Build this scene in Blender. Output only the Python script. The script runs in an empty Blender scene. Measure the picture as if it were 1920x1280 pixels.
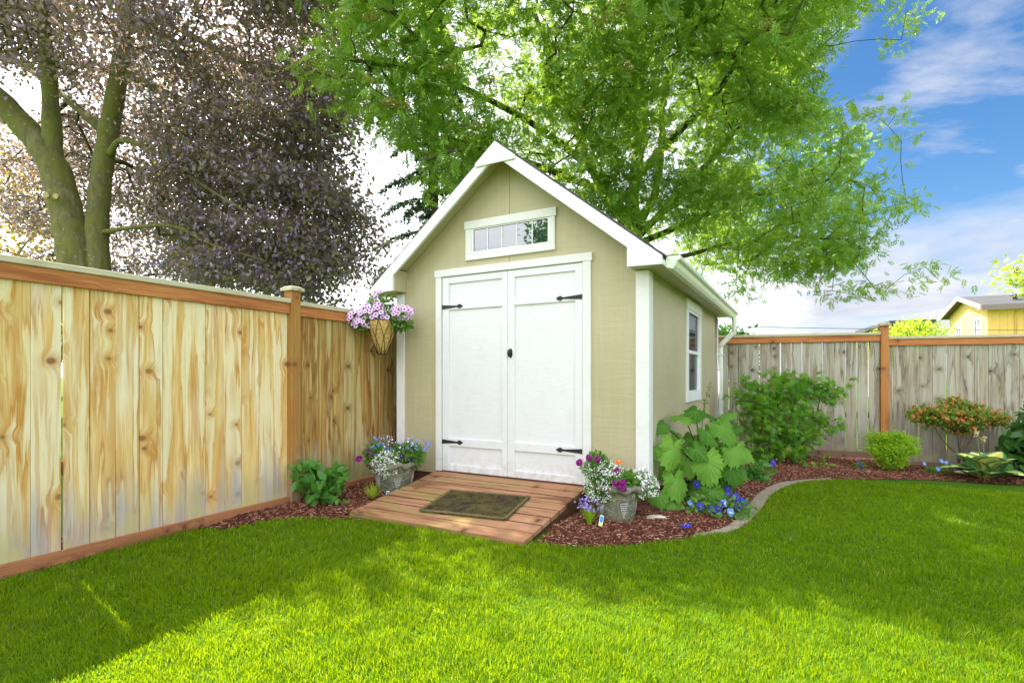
import bpy, bmesh, math, random
import numpy as np
from mathutils import Vector, Matrix
rng = np.random.default_rng(7); random.seed(7)
SC = bpy.context.scene; COL = SC.collection
H = 1.18; F = 988.0; HOR = 705.0; CX = 960.0
def at(px, py, Y):            # point at depth Y seen in direction of a photo pixel
    return np.array([(px-CX)/F*Y, Y, H+(HOR-py)/F*Y])
def ss(t):
    t = np.clip(t, 0, 1); return t*t*(3-2*t)
def th(x, y):                 # terrain height
    return -0.16*ss((np.asarray(y)-4.2)/3.0)*ss((np.asarray(x)-1.5)/5.0)

# ------------------------------------------------------------------ materials
class NT:
    def __init__(s, name):
        s.m = bpy.data.materials.new(name); s.m.use_nodes = True
        s.t = s.m.node_tree; s.t.nodes.clear()
        s.out = s.n('ShaderNodeOutputMaterial')
    def n(s, typ, **kw):
        nd = s.t.nodes.new(typ)
        for k, v in kw.items():
            if k.startswith('i_'): nd.inputs[k[2:].replace('_', ' ')].default_value = v
            else: setattr(nd, k, v)
        return nd
    def l(s, a, b): s.t.links.new(a, b)
    def math(s, op, a, b=None, c=None, clamp=False):
        nd = s.n('ShaderNodeMath', operation=op, use_clamp=clamp)
        for i, v in enumerate((a, b, c)):
            if v is None: continue
            if isinstance(v, (int, float)): nd.inputs[i].default_value = v
            else: s.l(v, nd.inputs[i])
        return nd.outputs[0]
    def mix(s, fac, a, b, mode='MIX'):
        nd = s.n('ShaderNodeMix', data_type='RGBA', blend_type=mode)
        for i, v in ((0, fac), (6, a), (7, b)):
            if isinstance(v, (int, float)): nd.inputs[i].default_value = v
            elif isinstance(v, tuple): nd.inputs[i].default_value = (*v, 1)
            else: s.l(v, nd.inputs[i])
        return nd.outputs[2]
    def noise(s, vec, scale, detail=4, rough=.55, dist=0.0, sc3=None):
        if sc3 is not None: vec = s.scale(vec, sc3)
        nd = s.n('ShaderNodeTexNoise'); nd.inputs['Scale'].default_value = scale
        nd.inputs['Detail'].default_value = detail; nd.inputs['Roughness'].default_value = rough
        nd.inputs['Distortion'].default_value = dist
        s.l(vec, nd.inputs['Vector']); return nd.outputs['Fac']
    def scale(s, vec, sc3, off=None):
        nd = s.n('ShaderNodeVectorMath', operation='MULTIPLY'); s.l(vec, nd.inputs[0]); nd.inputs[1].default_value = sc3
        return nd.outputs[0]
    def ramp(s, fac, pts):
        nd = s.n('ShaderNodeValToRGB'); cr = nd.color_ramp
        while len(cr.elements) < len(pts): cr.elements.new(0.5)
        for e, (p, c) in zip(cr.elements, pts):
            e.position = p; e.color = (*c, 1) if isinstance(c, tuple) else (c, c, c, 1)
        s.l(fac, nd.inputs[0]); return nd.outputs[0]
    def obj(s): return s.n('ShaderNodeTexCoord').outputs['Object']
    def isl(s): return s.n('ShaderNodeNewGeometry').outputs['Random Per Island']
    def sep(s, v):
        nd = s.n('ShaderNodeSeparateXYZ'); s.l(v, nd.inputs[0]); return nd.outputs
    def comb(s, x, y, z):
        nd = s.n('ShaderNodeCombineXYZ')
        for i, v in enumerate((x, y, z)):
            if isinstance(v, (int, float)): nd.inputs[i].default_value = v
            else: s.l(v, nd.inputs[i])
        return nd.outputs[0]
    def bump(s, h, strength=.3, dist=.01):
        nd = s.n('ShaderNodeBump'); nd.inputs['Strength'].default_value = strength; nd.inputs['Distance'].default_value = dist
        s.l(h, nd.inputs['Height']); return nd.outputs[0]
    def princ(s, col, rough=.6, bump=None, spec=.3, metal=0.0):
        p = s.n('ShaderNodeBsdfPrincipled')
        if isinstance(col, tuple): p.inputs['Base Color'].default_value = (*col, 1)
        else: s.l(col, p.inputs['Base Color'])
        if isinstance(rough, (int, float)): p.inputs['Roughness'].default_value = rough
        else: s.l(rough, p.inputs['Roughness'])
        p.inputs['Specular IOR Level'].default_value = spec; p.inputs['Metallic'].default_value = metal
        if bump is not None: s.l(bump, p.inputs['Normal'])
        return p.outputs[0]
    def done(s, sh): s.l(sh, s.out.inputs[0]); return s.m

def plain(name, col, rough=.6, var=.12, sc=9, bump=.15, spec=.3, metal=0, bsc=60):
    t = NT(name); o = t.obj()
    n = t.noise(o, sc, 4)
    dk = tuple(c*(1-var) for c in col); lt = tuple(min(1, c*(1+var)) for c in col)
    c = t.mix(t.ramp(n, [(.3, 0.), (.7, 1.)]), dk, lt)
    b = t.bump(t.noise(o, bsc, 3), bump, .004)
    return t.done(t.princ(c, rough, b, spec, metal))

def leaf_mat(name, a, b, trans, tr=.45, rough=.45, spec=.4, third=None, nsc=1.2, back=None):
    t = NT(name); r = t.isl(); n = t.noise(t.obj(), nsc, 3)
    f = t.math('ADD', t.math('MULTIPLY', r, .6), t.math('MULTIPLY', t.math('SUBTRACT', n, .35), 1.3), clamp=True)
    c = t.mix(f, a, b)
    if third:
        r2 = t.math('FRACT', t.math('MULTIPLY', r, 17.3))
        c = t.mix(t.math('GREATER_THAN', r2, third[1]), c, third[0])
    if back:
        g = t.n('ShaderNodeNewGeometry').outputs['Backfacing']
        c = t.mix(t.math('MULTIPLY', g, .6), c, back)
    p = t.princ(c, rough, None, spec)
    tl = t.n('ShaderNodeBsdfTranslucent')
    t.l(t.mix(.6, c, trans, 'MIX'), tl.inputs[0])
    mx = t.n('ShaderNodeMixShader'); mx.inputs[0].default_value = tr
    t.l(p, mx.inputs[1]); t.l(tl.outputs[0], mx.inputs[2])
    return t.done(mx.outputs[0])

def board_mat(name, pale, mid, stain, knot, low=None, moss=None, stainamt=.5, seam=.15, vert=True, rough=.72, grey=None, tone=.25, bs=.5, sap=None):
    """vertical (or horizontal) sawn board: grain, knots with grain bending round them, stains"""
    t = NT(name); r = t.isl()
    x, y, z = t.sep(t.obj())
    if not vert: x, z = z, x
    xs = t.math('ADD', t.math('ADD', x, t.math('MULTIPLY', y, .7)), t.math('MULTIPLY', r, 53.7)); zs = t.math('ADD', z, t.math('MULTIPLY', r, 31.3))
    v = t.comb(xs, 0., zs)
    vo = t.n('ShaderNodeTexVoronoi', voronoi_dimensions='2D', feature='F1'); vo.inputs['Scale'].default_value = 1.0
    vo.inputs['Randomness'].default_value = .95
    t.l(t.comb(t.math('MULTIPLY', xs, 3.6), t.math('MULTIPLY', zs, 4.6), 0.), vo.inputs['Vector'])
    cr, cg, cb = t.sep(vo.outputs['Color'])
    d = t.math('ADD', t.math('ADD', vo.outputs['Distance'], t.math('MULTIPLY', t.math('LESS_THAN', cr, .62), 5.)), t.math('MULTIPLY', cg, .05))
    kf = t.ramp(d, [(0.05, 1.), (.40, 0.)])
    bend = t.math('MULTIPLY', kf, .04)
    lown = t.noise(v, 1.0, 3, .5, 0, (9, 1, 1.1))
    gx = t.math('ADD', t.math('ADD', xs, bend), t.math('MULTIPLY', lown, .08))
    rings = t.noise(t.comb(t.math('MULTIPLY', gx, 75.), 0., t.math('MULTIPLY', zs, 1.6)), 1.0, 3, .6)
    fine = t.noise(t.comb(t.math('MULTIPLY', gx, 260.), 0., t.math('MULTIPLY', zs, 5.)), 1.0, 2, .6)
    c = t.mix(t.ramp(rings, [(.38, 0.), (.62, 1.)]), pale, mid)
    c = t.mix(t.ramp(fine, [(.54, 0.), (.62, .42)]), c, stain)
    r3 = t.math('FRACT', t.math('MULTIPLY', r, 7.77))
    c = t.mix(t.math('MULTIPLY', t.math('SUBTRACT', r3, .45), tone*2, clamp=True), c, mid)
    if grey:
        gn = t.noise(v, 1.0, 3, .5, .3, (7, 1, 1.0))
        c = t.mix(t.ramp(gn, [(.5, 0.), (.68, .75)]), c, grey)
    if sap:
        hn = t.noise(t.comb(t.math('ADD', t.math('MULTIPLY', gx, 11.), 3.3), 0., t.math('MULTIPLY', zs, .62)), 1.0, 4, .5, .2)
        c = t.mix(t.ramp(hn, [(.44, .7), (.497, 0.)]), c, sap)
        c = t.mix(t.math('MULTIPLY', t.ramp(hn, [(.478, 0.), (.494, 1.), (.515, .45), (.60, 0.)]), t.ramp(t.noise(v, 1.0, 2, .5, 0, (4.1, 1, 2.1)), [(.38, .3), (.55, 1.)])), c, stain)
    sn = t.noise(t.comb(t.math('MULTIPLY', gx, 21.), 0., t.math('MULTIPLY', t.math('ADD', zs, 7.7), 1.05)), 1.0, 5, .6, .4)
    big = t.noise(v, 1.0, 2, .5, 0, (3.3, 1, 1.3))
    sf = t.math('MULTIPLY', t.ramp(sn, [(.49, 0.), (.56, 1.)]), t.ramp(big, [(.36, 0.), (.56, 1.)]))
    c = t.mix(t.math('MULTIPLY', sf, stainamt), c, stain)
    kr = t.math('MULTIPLY', t.math('SINE', t.math('MULTIPLY', d, 150.)), t.ramp(d, [(.12, .5), (.28, 0.)]), clamp=True)
    c = t.mix(kr, c, stain); c = t.mix(t.math('MULTIPLY', t.ramp(d, [(.1, .6), (.36, 0.)]), .7), c, stain)
    c = t.mix(t.ramp(d, [(.075, .9), (.09, .45), (.13, 0.)]), c, knot)
    if low:
        zz = t.math('ADD', z, t.math('MULTIPLY', t.math('SUBTRACT', lown, .5), 1.2))
        c = t.mix(t.ramp(t.math('MULTIPLY', zz, 1.0), [(.12, .75), (.52, 0.)]), c, low)
    if moss:
        mn = t.noise(v, 1.0, 3, .6, 0, (5, 1, 3))
        mz = t.ramp(z, [(.1, .8), (.45, .1), (1., 0.25)])
        c = t.mix(t.math('MULTIPLY', t.ramp(mn, [(.45, 0.), (.6, .8)]), mz), c, moss)
    hgt = t.math('ADD', t.math('MULTIPLY', rings, .6), t.math('ADD', t.math('MULTIPLY', fine, .4), t.math('MULTIPLY', kf, .4)))
    return t.done(t.princ(c, rough, t.bump(hgt, bs, .004), .25))

M = {}
M['fence_new'] = board_mat('pale_cedar', (.88, .69, .33), (.78, .53, .19), (.55, .24, .04), (.26, .12, .045), low=(.38, .36, .37), sap=(.85, .77, .53), stainamt=.5, grey=(.86, .81, .62), moss=(.58, .52, .16), tone=.7)
M['fence_old'] = board_mat('amber_cedar', (.58, .38, .12), (.40, .21, .05), (.20, .07, .015), (.10, .04, .015), low=(.34, .32, .20), stainamt=.6, grey=(.56, .47, .22), moss=(.30, .32, .06), tone=.8, sap=(.58, .50, .26))
M['fence_grey'] = board_mat('weathered_grey_board', (.50, .455, .35), (.36, .315, .24), (.15, .10, .06), (.07, .045, .03), low=(.26, .20, .20), stainamt=.35, sap=(.47, .46, .38), grey=(.45, .45, .40), moss=(.40, .40, .20), tone=.5, bs=.9)
M['rail'] = board_mat('orange_cedar_rail', (.58, .25, .085), (.46, .165, .05), (.28, .08, .025), (.15, .05, .02), stainamt=.7, vert=False, tone=.1)
M['post'] = board_mat('orange_cedar_post', (.55, .25, .08), (.45, .19, .055), (.33, .12, .035), (.2, .08, .03), stainamt=.45, tone=.1)
M['post_old'] = board_mat('mossy_cedar_post', (.46, .23, .06), (.36, .16, .04), (.27, .12, .035), (.2, .08, .03), stainamt=.4, moss=(.30, .30, .08), low=(.30, .30, .22), tone=.1)
M['kick'] = board_mat('red_cedar_kickboard', (.44, .20, .085), (.36, .145, .06), (.2, .07, .04), (.15, .05, .03), stainamt=.4, vert=False, tone=.1)
M['kick_grey'] = board_mat('brown_kickboard', (.30, .19, .12), (.25, .15, .10), (.15, .1, .07), (.1, .06, .05), stainamt=.4, vert=False, tone=.1)
M['cap'] = board_mat('bleached_cap_board', (.62, .56, .40), (.54, .48, .33), (.40, .36, .22), (.3, .25, .15), stainamt=.4, vert=False, tone=.1)
M['deck'] = board_mat('ramp_plank', (.47, .25, .14), (.35, .165, .085), (.17, .07, .028), (.11, .04, .025), stainamt=.85, vert=False, tone=.8, rough=.75, grey=(.43, .25, .14), moss=(.28, .24, .07))
M['deck_side'] = board_mat('ramp_beam', (.20, .10, .05), (.15, .07, .04), (.1, .05, .03), (.1, .05, .03), vert=False)

def siding():
    t = NT('tan_textured_siding'); o = t.obj()
    n1 = t.noise(o, 1.0, 4, .6, .4, (9, 9, 55)); n2 = t.noise(o, 1.0, 2, .5, .8, (3, 3, 14)); n3 = t.noise(o, 1.6, 4)
    streak = t.noise(o, 1.0, 3, .5, 0, (30, 30, 1.5))
    c = t.mix(t.ramp(n3, [(.3, 0.), (.7, 1.)]), (.445, .395, .24), (.50, .445, .28))
    c = t.mix(t.math('MULTIPLY', t.ramp(streak, [(.5, 0.), (.75, 1.)]), .22), c, (.64, .59, .42))
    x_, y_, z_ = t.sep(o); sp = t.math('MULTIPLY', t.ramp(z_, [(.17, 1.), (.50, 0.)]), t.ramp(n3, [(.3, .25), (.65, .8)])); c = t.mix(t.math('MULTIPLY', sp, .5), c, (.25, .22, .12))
    h = t.math('ADD', t.math('MULTIPLY', n1, .55), t.math('MULTIPLY', t.ramp(n2, [(.45, 0.), (.55, 1.)]), .35))
    return t.done(t.princ(c, .42, t.bump(h, .35, .006), .35))
M['siding'] = siding()
def white(name, v=(.80, .80, .79), sc3=(8, 8, 45), dirt=(.64, .64, .57), bs=.45, rough=.5):
    t = NT(name); o = t.obj()
    n1 = t.noise(o, 1.0, 4, .6, .3, sc3); n = t.noise(o, 7, 6, .7)
    c = t.mix(t.math('MULTIPLY', t.ramp(n, [(.5, 0.), (.72, 1.)]), .5), v, dirt)
    x_, y_, z_ = t.sep(o); n5 = t.noise(o, 11, 4, .7); sp = t.math('MULTIPLY', t.ramp(z_, [(.19, 1.), (.42, 0.)]), t.ramp(n5, [(.42, 0.), (.65, .9)])); c = t.mix(t.math('MULTIPLY', sp, .55), c, (.36, .32, .22))
    return t.done(t.princ(c, rough, t.bump(n1, bs, .004), .3))
M['white'] = white('white_trim_paint', (.77, .77, .76))
M['door_white'] = white('white_door_paint', (.76, .77, .79), (10, 10, 34), (.655, .665, .69), .6)
M['metal_white'] = white('white_gutter_enamel', (.74, .78, .68), (1, 1, 1), (.64, .67, .55), .02, .28)
M['vinyl'] = plain('white_vinyl', (.82, .82, .81), .35, .03, 4, .02)
M['iron'] = plain('dark_iron', (.045, .045, .045), .5, .3, 60, .4, .4, .6, 200)
M['black'] = plain('black_metal', (.02, .02, .02), .45, .1)
M['shingle'] = plain('dark_shingle', (.10, .095, .09), .9, .5, 40, .8, .2, 0, 90)
M['base'] = plain('dark_base_timber', (.12, .045, .03), .8, .3, 8, .5)
M['dark_sheet'] = plain('near_black_sheet', (.03, .025, .02), .9, .3)  # near-black, stands in for the dark behind fence gaps and doors
M['concrete'] = None
def concrete():
    t = NT('aggregate_concrete'); o = t.obj()
    vo = t.n('ShaderNodeTexVoronoi'); vo.inputs['Scale'].default_value = 110; t.l(o, vo.inputs['Vector'])
    n = t.noise(o, 5, 4)
    c = t.mix(t.ramp(vo.outputs['Color'], [(.2, 0.), (.9, 1.)]), (.16, .13, .09), (.47, .40, .30))
    c = t.mix(t.math('MULTIPLY', n, .5), c, (.33, .28, .20))
    return t.done(t.princ(c, .85, t.bump(vo.outputs['Distance'], .6, .006), .2))
M['concrete'] = concrete()
def stonepot():
    t = NT('aged_grey_stone_pot'); o = t.obj()
    n = t.noise(o, 12, 5, .65); n2 = t.noise(o, 70, 3)
    c = t.mix(t.ramp(n, [(.35, 0.), (.65, 1.)]), (.115, .118, .08), (.235, .23, .16))
    return t.done(t.princ(c, .85, t.bump(n2, .5, .006), .2))
M['pot'] = stonepot()
M['relief'] = plain('worn_relief_stone', (.30, .30, .21), .8, .3, 30, .4)
M['grape'] = plain('pale_relief_stone', (.44, .46, .43), .8, .2, 30, .3)
M['coir'] = plain('coconut_fibre_liner', (.50, .33, .11), .95, .35, 45, 1.0, .1, 0, 160)
def glass(name, tint=(.02, .025, .03), fac=.62):
    t = NT(name); g = t.n('ShaderNodeBsdfGlossy'); g.inputs['Roughness'].default_value = .015; g.inputs[0].default_value = (.9, .93, .95, 1)
    d = t.n('ShaderNodeBsdfDiffuse'); d.inputs[0].default_value = (*tint, 1)
    n = t.noise(t.obj(), 2.5, 1); t.l(t.bump(n, .04, .01), g.inputs['Normal'])
    mx = t.n('ShaderNodeMixShader'); mx.inputs[0].default_value = fac
    t.l(d.outputs[0], mx.inputs[1]); t.l(g.outputs[0], mx.inputs[2]); return t.done(mx.outputs[0])
M['glass'] = glass('reflecting_glass', (.02, .03, .04), .27)
M['glass_far'] = glass('far_glass', (.05, .055, .06), .45)
def mat_mat():
    t = NT('olive_coir_mat'); o = t.obj(); n = t.noise(o, 14, 5, .7); n2 = t.noise(o, 240, 2)
    c = t.mix(t.ramp(n, [(.38, 0.), (.6, 1.)]), (.075, .058, .045), (.19, .155, .055))
    return t.done(t.princ(c, .95, t.bump(n2, 1., .01), .1))
M['mat'] = mat_mat()
M['mat_edge'] = plain('olive_mat_edge', (.15, .13, .055), .95, .4, 90, 1., .1)
M['mat_rib'] = plain('dark_mat_fibre', (.12, .095, .045), .95, .5, 60, 1., .1)
def mulch():
    t = NT('red_brown_mulch'); o = t.obj(); vo = t.n('ShaderNodeTexVoronoi'); vo.inputs['Scale'].default_value = 60; t.l(t.scale(o, (1, 1.6, 1)), vo.inputs['Vector'])
    c = t.mix(t.ramp(vo.outputs['Color'], [(.2, 0.), (.8, 1.)]), (.045, .016, .011), (.19, .062, .036))
    return t.done(t.princ(c, .9, t.bump(vo.outputs['Distance'], 1., .02), .2))
M['mulch'] = mulch()
def chip():
    t = NT('mulch_chip'); r = t.isl()
    c = t.ramp(r, [(0., (.07, .025, .02)), (.35, (.22, .075, .045)), (.7, (.38, .155, .09)), (.92, (.50, .27, .17)), (1., (.66, .50, .34))])
    return t.done(t.princ(c, .85, None, .2))
M['chip'] = chip()
def ground():
    t = NT('lawn_soil_and_grass'); o = t.obj(); n = t.noise(o, 2.0, 4); n2 = t.noise(o, 90, 3)
    c = t.mix(n, (.06, .15, .006), (.10, .20, .01)); c = t.mix(t.ramp(n2, [(.4, 0.), (.6, .7)]), c, (.04, .09, .006))
    return t.done(t.princ(c, .9, t.bump(n2, .8, .02), .1))
M['ground'] = ground()
def grass():
    t = NT('grass_blade'); r = t.isl(); o = t.obj(); n = t.noise(o, 1.1, 3); n2 = t.noise(o, 9, 3)
    c = t.ramp(r, [(0., (.08, .20, .001)), (.5, (.145, .31, .001)), (.88, (.24, .39, .003)), (1., (.46, .45, .08))])
    c = t.mix(t.ramp(n, [(.42, 0.), (.65, .55)]), c, (.22, .38, .006))
    c = t.mix(t.ramp(n2, [(.5, 0.), (.68, .6)]), c, (.05, .17, .003))
    n3 = t.noise(o, 3.2, 4, .65); c = t.mix(t.ramp(n3, [(.52, 0.), (.7, .45)]), c, (.07, .21, .012)); n4 = t.noise(t.scale(o, (1., 1., 0.)), .5, 2); c = t.mix(t.ramp(n4, [(.5, 0.), (.7, .35)]), c, (.30, .36, .02))
    r4 = t.math('FRACT', t.math('MULTIPLY', r, 41.7)); c = t.mix(t.math('MULTIPLY', t.math('GREATER_THAN', r4, .82), .8), c, (.10, .19, .045))
    p = t.princ(c, .55, None, .12); tl = t.n('ShaderNodeBsdfTranslucent'); t.l(t.mix(.5, c, (.58, .70, .001)), tl.inputs[0])
    mx = t.n('ShaderNodeMixShader'); mx.inputs[0].default_value = .5; t.l(p, mx.inputs[1]); t.l(tl.outputs[0], mx.inputs[2])
    return t.done(mx.outputs[0])
M['grass'] = grass()
def bark(name, a, b, moss=None, sc3=(10, 10, 3)):
    t = NT(name); o = t.obj(); n = t.noise(o, 1.0, 5, .65, .5, sc3); n2 = t.noise(o, 3.0, 4)
    c = t.mix(t.ramp(n, [(.35, 0.), (.65, 1.)]), a, b)
    if moss: c = t.mix(t.ramp(n2, [(.4, 0.), (.6, .8)]), c, moss)
    lich = t.noise(o, 14, 4, .7); c = t.mix(t.ramp(lich, [(.60, 0.), (.66, .6)]), c, (.36, .36, .30))
    return t.done(t.princ(c, .9, t.bump(n, .8, .03), .15))
M['beech_bark'] = bark('beech_bark', (.12, .11, .045), (.22, .20, .095), (.17, .18, .04))
M['rowan_bark'] = bark('rowan_bark', (.055, .045, .03), (.12, .10, .06), (.10, .11, .04))
M['twig'] = plain('brown_twig', (.12, .08, .05), .8, .3, 30)
M['stem'] = plain('green_stem', (.12, .20, .04), .6, .2, 30)
M['stem_purple'] = plain('dark_purple_stem', (.05, .03, .03), .5, .2, 30)
M['rowan_leaf'] = leaf_mat('rowan_leaf', (.065, .21, .03), (.30, .48, .05), (.58, .80, .06), .45, .38, .45, nsc=.9, back=(.20, .38, .10))
M['beech_leaf'] = leaf_mat('copper_beech_leaf', (.23, .20, .40), (.23, .16, .26), (.46, .31, .16), .38, .28, 1.0, third=((.17, .165, .03), .70), nsc=.5, back=(.20, .155, .14))  # purple leaf; the bluish lilac also puts sky sheen into the colour
M['conifer_leaf'] = leaf_mat('fir_needle', (.02, .055, .03), (.04, .095, .045), (.10, .2, .05), .2, .5)
M['autumn_leaf'] = leaf_mat('yellow_green_leaf', (.13, .18, .02), (.32, .22, .03), (.6, .42, .05), .5, .5, third=((.35, .10, .03), .8))
M['bright_leaf'] = leaf_mat('bright_yellow_green_leaf', (.30, .46, .03), (.48, .58, .05), (.7, .8, .08), .5, .5)
M['maple_leaf'] = leaf_mat('vine_maple_leaf', (.06, .22, .02), (.18, .40, .03), (.45, .75, .04), .42, .4, .4, third=((.30, .26, .03), .95), nsc=4)
M['hydrangea_leaf'] = leaf_mat('fresh_green_leaf', (.06, .20, .03), (.12, .32, .05), (.3, .6, .05), .35, .4, nsc=6)
M['dark_leaf'] = leaf_mat('deep_green_leaf', (.03, .11, .02), (.07, .19, .035), (.2, .45, .04), .3, .35, nsc=6)
M['azalea_leaf'] = leaf_mat('azalea_leaf', (.06, .20, .02), (.17, .38, .04), (.4, .65, .05), .35, .45, nsc=5, third=((.66, .24, .07), .55))
M['lime_leaf'] = leaf_mat('lime_green_needle', (.17, .42, .01), (.42, .60, .02), (.6, .8, .03), .4, .5, nsc=6)
M['flower_leaf'] = leaf_mat('bedding_leaf', (.07, .20, .03), (.16, .32, .05), (.35, .6, .05), .35, .5, nsc=20)
def lig():
    t = NT('serrated_broad_leaf'); o = t.obj()
    uv = t.n('ShaderNodeAttribute', attribute_name='vein').outputs['Fac']
    inf = t.n('ShaderNodeObjectInfo').outputs['Random']; n = t.noise(o, 14, 4)
    c = t.mix(inf, (.045, .165, .012), (.21, .43, .055)); c = t.mix(t.ramp(n, [(.35, .35), (.65, 0.)]), c, (.06, .20, .015))
    c = t.mix(t.math('MULTIPLY', uv, .28), c, (.34, .52, .16))
    p = t.princ(c, .5, t.bump(t.math('ADD', n, t.math('MULTIPLY', uv, 1.)), .5, .006), .15)
    tl = t.n('ShaderNodeBsdfTranslucent'); t.l(t.mix(.5, c, (.4, .6, .05)), tl.inputs[0])
    mx = t.n('ShaderNodeMixShader'); mx.inputs[0].default_value = .3; t.l(p, mx.inputs[1]); t.l(tl.outputs[0], mx.inputs[2])
    return t.done(mx.outputs[0])
M['lig'] = lig()
def hosta():
    t = NT('variegated_hosta_leaf'); o = t.obj()
    e = t.n('ShaderNodeAttribute', attribute_name='vein').outputs['Fac']
    x, y, z = t.sep(o); n = t.noise(t.comb(t.math('MULTIPLY', x, 60.), t.math('MULTIPLY', y, 6.), 0.), 1., 3)
    f = t.ramp(t.math('ADD', e, t.math('MULTIPLY', t.math('SUBTRACT', n, .5), .55)), [(.58, 0.), (.68, 1.)])
    c = t.mix(f, (.72, .68, .18), (.08, .25, .09))
    p = t.princ(c, .45, t.bump(n, .5, .01), .4); return t.done(p)
M['hosta'] = hosta()
M['fl_white'] = plain('white_petal', (.86, .86, .82), .7, .05, 50, 0)
M['fl_pink'] = plain('pale_lilac_petal', (.72, .50, .74), .6, .12, 60, 0)
M['fl_pinkc'] = plain('deep_violet_throat', (.20, .04, .26), .6, .2, 60, 0)
M['fl_blue'] = plain('royal_blue_petal', (.035, .04, .42), .6, .45, 40, 0)
M['fl_lblue'] = plain('sky_blue_petal', (.16, .32, .75), .6, .3, 40, 0)
M['fl_dark'] = plain('dark_flower_eye', (.012, .008, .06), .6, .2, 40, 0)
M['fl_purple'] = plain('magenta_purple_petal', (.30, .015, .24), .6, .4, 70, 0)
M['fl_lav'] = plain('lavender_petal', (.30, .25, .68), .6, .2, 70, 0)
M['fl_orange'] = plain('orange_petal', (.80, .13, .01), .6, .2, 40, 0)
M['fl_yellow'] = plain('yellow_centre', (.8, .6, .03), .6, .1, 40, 0)
M['berry'] = plain('unripe_berry', (.30, .27, .05), .6, .3, 40, 0)
M['berry_pale'] = plain('dried_flower_husk', (.55, .45, .28), .7, .3, 60, 0)
M['tagblue'] = plain('blue_tag_print', (.03, .28, .55), .4, .1, 10, 0)
M['tagwhite'] = plain('white_tag_plastic', (.8, .85, .8), .4, .05, 10, 0)
M['tagyellow'] = plain('yellow_tag_print', (.75, .75, .05), .4, .05, 10, 0)
M['rock'] = plain('pale_rock', (.52, .46, .34), .9, .35, 25, .8, .2, 0, 60)
M['house_y'] = plain('yellow_house_wall', (.80, .54, .165), .8, .05, 1, .05)
M['house_pale'] = plain('pale_house_fascia', (.33, .28, .27), .7, .05, 1, .05)
M['house_brown'] = plain('brown_house_fascia', (.24, .19, .17), .8, .05, 1, .05)
M['roof_grey'] = plain('grey_flat_roof', (.075, .075, .08), .8, .1, 1, .1)
M['brick'] = plain('terracotta_saucer', (.10, .035, .025), .8, .2)

# ------------------------------------------------------------------ objects
def link(o, parent=None):
    COL.objects.link(o)
    if parent is not None: o.parent = parent
    return o
def meta(o, label=None, cat=None, group=None, kind=None):
    if label: o['label'] = label
    if cat: o['category'] = cat
    if group: o['group'] = group
    if kind: o['kind'] = kind
    return o
def thing(name, label, cat, loc=(0, 0, 0), rz=0, group=None):
    o = bpy.data.objects.new(name, None); o.empty_display_size = .1; COL.objects.link(o)
    o.location = loc; o.rotation_euler = (0, 0, rz); return meta(o, label, cat, group)
def npmesh(name, V, Fc, mats, midx=None, smooth=False, attr=None):
    V = np.asarray(V, dtype=np.float32); Fc = np.asarray(Fc, dtype=np.int32); n, k = Fc.shape
    me = bpy.data.meshes.new(name); me.vertices.add(len(V)); me.vertices.foreach_set('co', V.ravel())
    me.loops.add(n*k); me.loops.foreach_set('vertex_index', Fc.ravel())
    me.polygons.add(n); me.polygons.foreach_set('loop_start', np.arange(0, n*k, k, dtype=np.int32))
    me.polygons.foreach_set('loop_total', np.full(n, k, dtype=np.int32))
    for m in (mats if isinstance(mats, list) else [mats]): me.materials.append(m)
    if midx is not None: me.polygons.foreach_set('material_index', np.asarray(midx, dtype=np.int32))
    if smooth: me.polygons.foreach_set('use_smooth', np.ones(n, dtype=bool))
    me.update(calc_edges=True)
    if attr is not None:
        a = me.attributes.new('vein', 'FLOAT', 'POINT'); a.data.foreach_set('value', np.asarray(attr, dtype=np.float32))
    return me
def npobj(name, V, Fc, mats, parent=None, **kw):
    return link(bpy.data.objects.new(name, npmesh(name, V, Fc, mats, **kw)), parent)

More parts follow.
